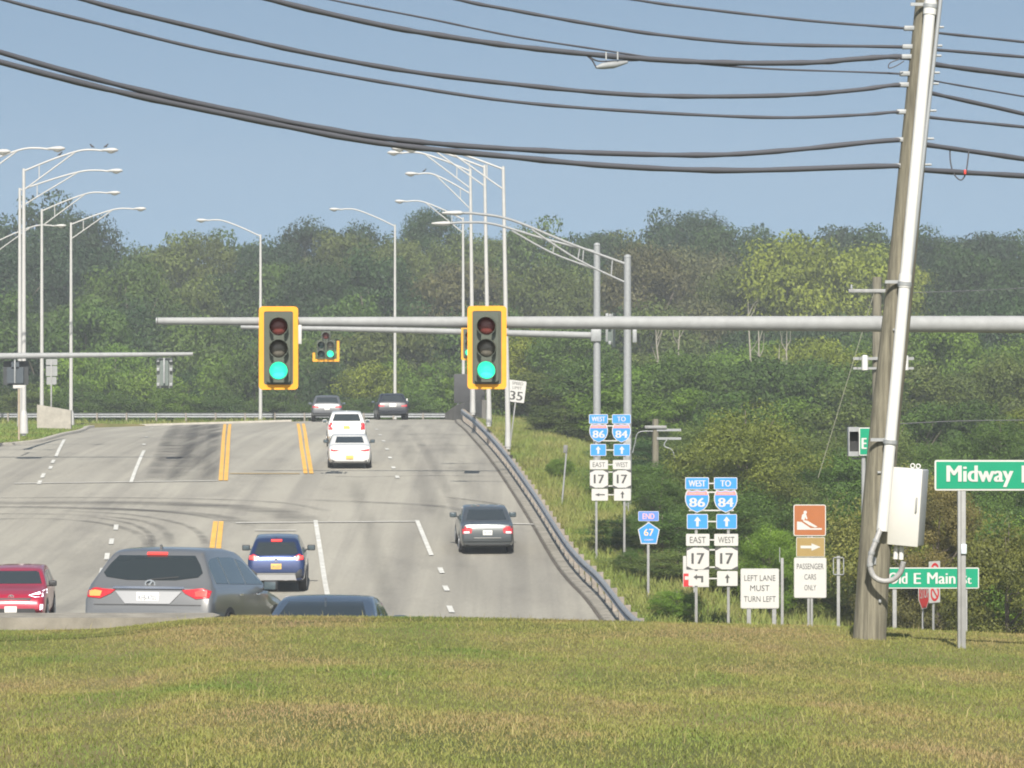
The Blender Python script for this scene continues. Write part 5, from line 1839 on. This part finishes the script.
def suv_top(L, H, hood=.98, lean=.34, rear_low=.72, scut=.9):
    L2 = L / 2
    return [(-L2, rear_low), (-L2 + .05, rear_low + .16), (-L2 + .09, rear_low + .30), (-L2 + .16, 1.12), (-L2 + .12 + lean, H - .14), (-L2 + .20 + lean, H - .075), (-L2 + .38 + lean, H - .025), (-L2 + 1.2, H),
            (-L2 + 2.0, H), (-L2 + 2.5, H - .04), (-L2 + 2.75, H - .10), (L2 - 1.35, hood + .10), (L2 - 1.15, hood + .04), (L2 - .5, hood - .05), (L2 - .18, hood - .14), (L2 - .05, hood - .28), (L2, hood - .42)]
def sedan_top(L, H, trunk=1.0, hood=.95, rear_low=.62):
    L2 = L / 2
    return [(-L2, rear_low), (-L2 + .04, rear_low + .16), (-L2 + .08, trunk - .09), (-L2 + .13, trunk - .015), (-L2 + .25, trunk), (-L2 + .55, trunk + .035), (-L2 + .72, trunk + .09), (-L2 + 1.30, H - .11), (-L2 + 1.45, H - .06), (-L2 + 1.7, H - .015),
            (-L2 + 2.1, H), (-L2 + 2.6, H - .02), (-L2 + 2.9, H - .08), (L2 - 1.25, hood + .08), (L2 - 1.1, hood + .03), (L2 - .5, hood - .06), (L2 - .15, hood - .16), (L2 - .04, hood - .28), (L2, hood - .40)]

# --- large grey crossover close to the lawn
g_paint = paint('graphite_grey_paint', (0.165, 0.17, 0.175), .4, .28)
c = Car('large grey crossover turning close to the lawn with brake lights on', 2.06, 4.95, 1.72, suv_top(4.95, 1.70, lean=.40, rear_low=.78), 1.07, .30, g_paint, 'crossover', tumble=.50, taper=(.025, .03))
c.panel('rear_window', [(-.60, 1.575), (.60, 1.575), (.71, 1.44), (.78, 1.31), (.72, 1.245), (.38, 1.20), (-.38, 1.20), (-.72, 1.245), (-.78, 1.31), (-.71, 1.44)], 'rear', glass_m)
c.panel('high_brake_lamp', [(-.16, 1.618), (.16, 1.618), (.16, 1.578), (-.16, 1.578)], 'rear', tail_lit, off=.02)
for s, mm in ((-1, tail_orange), (1, tail_lit)):
    pl = [(s * .955, .94), (s * .965, 1.04), (s * .84, 1.08), (s * .52, 1.055), (s * .58, 1.0), (s * .75, .92)]
    lt = c.panel('tail_light', pl if s > 0 else pl[::-1], 'rear', tail_red, off=.012)
    pl2 = [(s * .91, .955), (s * .92, 1.03), (s * .84, 1.05), (s * .73, 1.03), (s * .75, .955)]
    c.panel('lit_lamp', pl2 if s > 0 else pl2[::-1], 'rear', mm, off=.022, parent=lt)
c.panel('chrome_strip', [(-.56, 1.095), (.56, 1.095), (.56, 1.068), (-.56, 1.068)], 'rear', chrome, off=.022)
c.panel('plate_recess', [(-.52, 1.03), (.52, 1.03), (.35, .845), (-.35, .845)], 'rear', paint('sunlit_recess', (.34, .345, .355), .4, .3), off=.012)  # body grey painted lighter, standing for light caught by the recess
c.plate(.94, plate_w, 'KFB-4705', w=.345, h=.16)
c.emblem(1.145, .17, .13)
c.panel('bumper_trim', [(-.72, .66), (.72, .66), (.72, .40), (-.72, .40)], 'rear', trim_b, off=.008)
c.side_windows([(-1.98, -1.28), (-1.22, -.28), (-.20, .85)], .15, .06)
c.mirrors(.72, 1.10, trim_b, 1.1)
c.wheels(.37, .25)
c.fin(-1.75)
c.panel('tailgate_seam', [(-.84, .835), (.84, .835), (.84, .822), (-.84, .822)], 'rear', trim_b, off=.008)
c.panel('wiper', [(-.02, 1.215), (.42, 1.255), (.42, 1.24), (-.02, 1.20)], 'rear', trim_b, off=.014)
c.sym('door_handle', [(-.86, .99), (-.64, .99), (-.64, .965), (-.86, .965)], 'right', chrome, off=.02) if False else None
for y in (-.9, .15):
    for v in ('right', 'left'):
        c.panel('door_handle', [(y, .985), (y + .2, .985), (y + .2, .96), (y, .96)], v, chrome, off=.02)
c.place(165, 660, R(-10), Y=52.5)

# --- dark blue sedan, only the roof shows over the lawn
b_paint = paint('dark_blue_paint', (0.075, 0.105, 0.15), .5, .3)
c = Car('dark blue saloon car whose roof just shows above the lawn', 1.80, 4.7, 1.42, sedan_top(4.7, 1.42), .96, .2, b_paint, 'saloon_car', tumble=.40)
c.panel('rear_window', [(-.56, 1.33), (.56, 1.33), (.68, 1.08), (-.68, 1.08)], 'rear', glass_m)
c.sym('tail_light', [(.5, .9), (.85, .92), (.85, .75), (.55, .75)], 'rear', tail_red)
c.plate(.6, plate_w)
c.side_windows([(-1.5, -.55), (-.45, .6)], .13, .05)
c.mirrors(.75, 1.02); c.wheels(.33); c.fin(-1.05)
c.place(323, 690, R(-2.5), Y=51)

# --- blue crossover braking
r_paint = paint('bright_blue_paint', (0.010, 0.028, 0.105), .45, .25)
c = Car('blue compact crossover braking in the dip of the road', 1.76, 4.55, 1.60, suv_top(4.55, 1.60, lean=.42, rear_low=.66), 1.02, .30, r_paint, 'crossover', tumble=.40)
c.panel('rear_window', [(-.54, 1.48), (.54, 1.48), (.64, 1.18), (.50, 1.14), (-.50, 1.12), (-.64, 1.18)], 'rear', glass_m)
c.panel('high_brake_lamp', [(-.16, 1.54), (.16, 1.54), (.16, 1.49), (-.16, 1.49)], 'rear', tail_lit, off=.02)
for s in (-1, 1):
    pl = [(s * .80, .99), (s * .80, 1.13), (s * .66, 1.15), (s * .48, 1.04), (s * .60, .97)]
    lt = c.panel('tail_light', pl if s > 0 else pl[::-1], 'rear', tail_red, off=.012)
    pl2 = [(s * .78, 1.0), (s * .78, 1.10), (s * .64, 1.11), (s * .60, 1.02)]
    c.panel('lit_lamp', pl2 if s > 0 else pl2[::-1], 'rear', tail_lit, off=.022, parent=lt)
c.panel('bumper_trim', [(-.84, .72), (-.70, .72), (-.58, .62), (.58, .62), (.70, .72), (.84, .72), (.78, .30), (-.78, .30)], 'rear', trim_b, off=.008)
c.panel('skid_plate', [(-.56, .56), (.56, .56), (.60, .40), (-.60, .40)], 'rear', paint('silver_skid', (.40, .40, .41), .4, .4), off=.02)
c.panel('chrome_strip', [(-.56, .60), (.56, .60), (.56, .57), (-.56, .57)], 'rear', chrome, off=.024)
c.plate(.80, plate_o, 'LRA 2207', w=.31, h=.16)
c.emblem(.99, .12, .10)
c.side_windows([(-1.7, -1.2), (-1.12, -.25), (-.17, .75)], .14, .05)
c.mirrors(.75, 1.10, trim_b, 1.15); c.wheels(.36, .24); c.fin(-1.6)
c.place(277, 590.5, R(2.5))

# --- grey saloon on the right
s_paint = paint('dark_grey_paint', (0.085, 0.095, 0.10), .55, .3)
c = Car('dark grey saloon car driving alone in the right lane', 1.80, 4.55, 1.45, sedan_top(4.55, 1.45, 1.02), .98, .22, s_paint, 'saloon_car', tumble=.36)
c.panel('rear_window', [(-.56, 1.37), (.56, 1.37), (.67, 1.10), (-.67, 1.10)], 'rear', glass_m)
for s in (-1, 1):
    pl = [(s * .82, .70), (s * .83, .93), (s * .62, .95), (s * .50, .86), (s * .53, .72)]
    lt = c.panel('tail_light', pl if s > 0 else pl[::-1], 'rear', tail_red, off=.012)
    pl2 = [(s * .78, .72), (s * .78, .78), (s * .60, .78), (s * .60, .72)]
    c.panel('reversing_lamp', pl2 if s > 0 else pl2[::-1], 'rear', lamp_clear, off=.02, parent=lt)
c.panel('chrome_strip', [(-.45, .59), (.45, .59), (.45, .56), (-.45, .56)], 'rear', chrome, off=.016)
c.panel('bumper_trim', [(-.72, .36), (.72, .36), (.70, .25), (-.70, .25)], 'rear', trim_b, off=.01)
c.plate(.74, plate_w, 'HJC 3184')
c.side_windows([(-1.4, -.5), (-.4, .6)], .12, .05)
c.mirrors(.72, 1.04, s_paint, 1.15); c.wheels(.33, .22)
c.place(486, 552, R(3.5))

# --- white low saloon
w_paint = paint('white_paint', (0.60, 0.60, 0.585), 0.0, .3)
c = Car('low white saloon car with slim tail lamps behind the white crossover', 1.86, 4.7, 1.38, sedan_top(4.7, 1.38, 1.0), .95, .20, w_paint, 'saloon_car', tumble=.42)
c.panel('rear_window', [(-.54, 1.30), (.54, 1.30), (.62, 1.08), (-.62, 1.08)], 'rear', glass_m)
c.sym('tail_light', [(.40, .80), (.86, .86), (.86, .77), (.60, .75)], 'rear', tail_red)
c.panel('bumper_trim', [(-.80, .42), (-.60, .34), (.60, .34), (.80, .42), (.80, .24), (-.80, .24)], 'rear', trim_b, off=.01)
c.plate(.50, plate_o)
c.side_windows([(-1.4, -.5), (-.4, .6)], .12, .05)
c.mirrors(.72, 1.0, trim_b, 1.0); c.wheels(.34, .24)
c.place(349.5, 467.5, R(3.2))

# --- white crossover
w2_paint = paint('bright_white_paint', (0.63, 0.63, 0.62), 0.0, .3)
c = Car('white crossover with tall red tail lamps climbing ahead of the white saloon', 1.88, 4.65, 1.68, suv_top(4.65, 1.67, lean=.36, rear_low=.68), 1.05, .28, w2_paint, 'crossover', tumble=.36)
c.panel('rear_window', [(-.56, 1.56), (.56, 1.56), (.66, 1.24), (-.66, 1.24)], 'rear', glass_m)
c.sym('tail_light', [(.66, .82), (.86, .84), (.85, 1.14), (.70, 1.18), (.64, 1.0)], 'rear', tail_red)
c.plate(.95, plate_o)
c.panel('bumper_trim', [(-.76, .48), (.76, .48), (.72, .34), (-.72, .34)], 'rear', trim_b, off=.01)
c.side_windows([(-1.7, -1.2), (-1.1, -.25), (-.15, .8)], .14, .05)
c.mirrors(.75, 1.12, w2_paint); c.wheels(.36, .24); c.fin(-1.6)
c.place(346.5, 446.5, R(3.2))

# --- dark crossover on the crest
k_paint = mat('navy_black_paint', (0.016, 0.019, 0.028), .35, .1, coat=.25)
c = Car('dark navy crossover going over the crest in the right lane', 1.92, 4.75, 1.60, suv_top(4.75, 1.60, lean=.50, rear_low=.66), 1.0, .28, k_paint, 'crossover', tumble=.40)
c.panel('rear_window', [(-.56, 1.48), (.56, 1.48), (.66, 1.14), (-.66, 1.14)], 'rear', glass_m)
c.sym('tail_light', [(.50, .86), (.86, .92), (.86, .80), (.52, .80)], 'rear', tail_red)
c.plate(.88, plate_w, w=.42, h=.2)
c.side_windows([(-1.7, -1.2), (-1.1, -.25), (-.15, .8)], .14, .05)
c.mirrors(.75, 1.08, k_paint); c.wheels(.36, .24)
c.place(392, 420, R(5), Y=206.5)

# --- grey crossover on the crest, left
f_paint = mat('mid_grey_paint', (0.10, 0.105, 0.115), .35, .3, coat=.3)
c = Car('mid grey crossover on the crest left of the white crossover', 1.88, 4.6, 1.55, suv_top(4.6, 1.55, lean=.40, rear_low=.66), .98, .28, f_paint, 'crossover', tumble=.38)
c.panel('rear_window', [(-.58, 1.44), (.58, 1.44), (.68, 1.10), (-.68, 1.10)], 'rear', glass_m)
c.sym('tail_light', [(.48, .90), (.86, .94), (.86, .82), (.52, .82)], 'rear', tail_red)
c.panel('chrome_strip', [(-.46, .93), (.46, .93), (.46, .88), (-.46, .88)], 'rear', chrome, off=.02)
c.plate(.78, plate_w)
c.panel('bumper_trim', [(-.76, .48), (.76, .48), (.72, .34), (-.72, .34)], 'rear', trim_b, off=.01)
c.side_windows([(-1.7, -1.2), (-1.1, -.25), (-.15, .8)], .14, .05)
c.mirrors(.75, 1.05, f_paint); c.wheels(.35, .24)
c.place(327, 422, R(3), Y=204)

# --- red oncoming crossover at the left edge
red_paint = paint('crimson_paint', (0.33, 0.010, 0.035), .2, .3)
c = Car('crimson crossover facing the camera at the left edge', 1.76, 4.6, 1.50, suv_top(4.6, 1.50, hood=1.02, lean=.36), 1.0, .28, red_paint, 'crossover', tumble=.38)
c.panel('windscreen', [(-.58, 1.40), (.58, 1.40), (.70, 1.10), (-.70, 1.10)], 'front', glass_m)
c.sym('headlight', [(.44, .87), (.84, .98), (.86, .88), (.80, .83), (.60, .82)], 'front', lamp_on)
c.panel('grille', [(-.52, .80), (.52, .80), (.48, .72), (-.48, .72)], 'front', trim_b)
c.panel('lower_grille', [(-.60, .54), (.60, .54), (.66, .34), (-.66, .34)], 'front', trim_b)
c.sym('running_lamp', [(.74, .64), (.80, .64), (.80, .50), (.74, .50)], 'front', lamp_on, off=.012)
c.plate(.52, plate_w, None, True)
c.emblem(.84, .14, .10, True)
c.side_windows([(-1.7, -1.2), (-1.1, -.25), (-.15, .8)], .14, .05)
c.mirrors(.85, 1.10, trim_b, 1.0); c.wheels(.36, .24)
c.place(9, 640, R(180 + 4), Y=88, follow=False)
c.root.location.y += 2.2
c.root.location.z -= .16

# ------------------------------------------------------------------ haze
me = bpy.data.meshes.new('haze')
bm = bmesh.new()
bmesh.ops.create_cube(bm, size=1.0)
bmesh.ops.scale(bm, vec=(420, 640, 52), verts=bm.verts)
bmesh.ops.translate(bm, vec=(0, 268, 12), verts=bm.verts)
bm.to_mesh(me); bm.free()
hm = bpy.data.materials.new('haze')
hm.use_nodes = True
t = hm.node_tree
t.nodes.remove(t.nodes['Principled BSDF'])
pv = t.nodes.new('ShaderNodeVolumePrincipled')
pv.inputs['Color'].default_value = (0.80, 0.86, 0.90, 1)
pv.inputs['Density'].default_value = HAZE
pv.inputs['Anisotropy'].default_value = 0.0
pv.inputs['Density Attribute'].default_value = ''
t.links.new(pv.outputs[0], t.nodes['Material Output'].inputs['Volume'])
hz = link_mesh('haze', me, hm)
set_props(hz, 'pale blue summer haze hanging over the road and the woods', 'haze', kind='stuff')
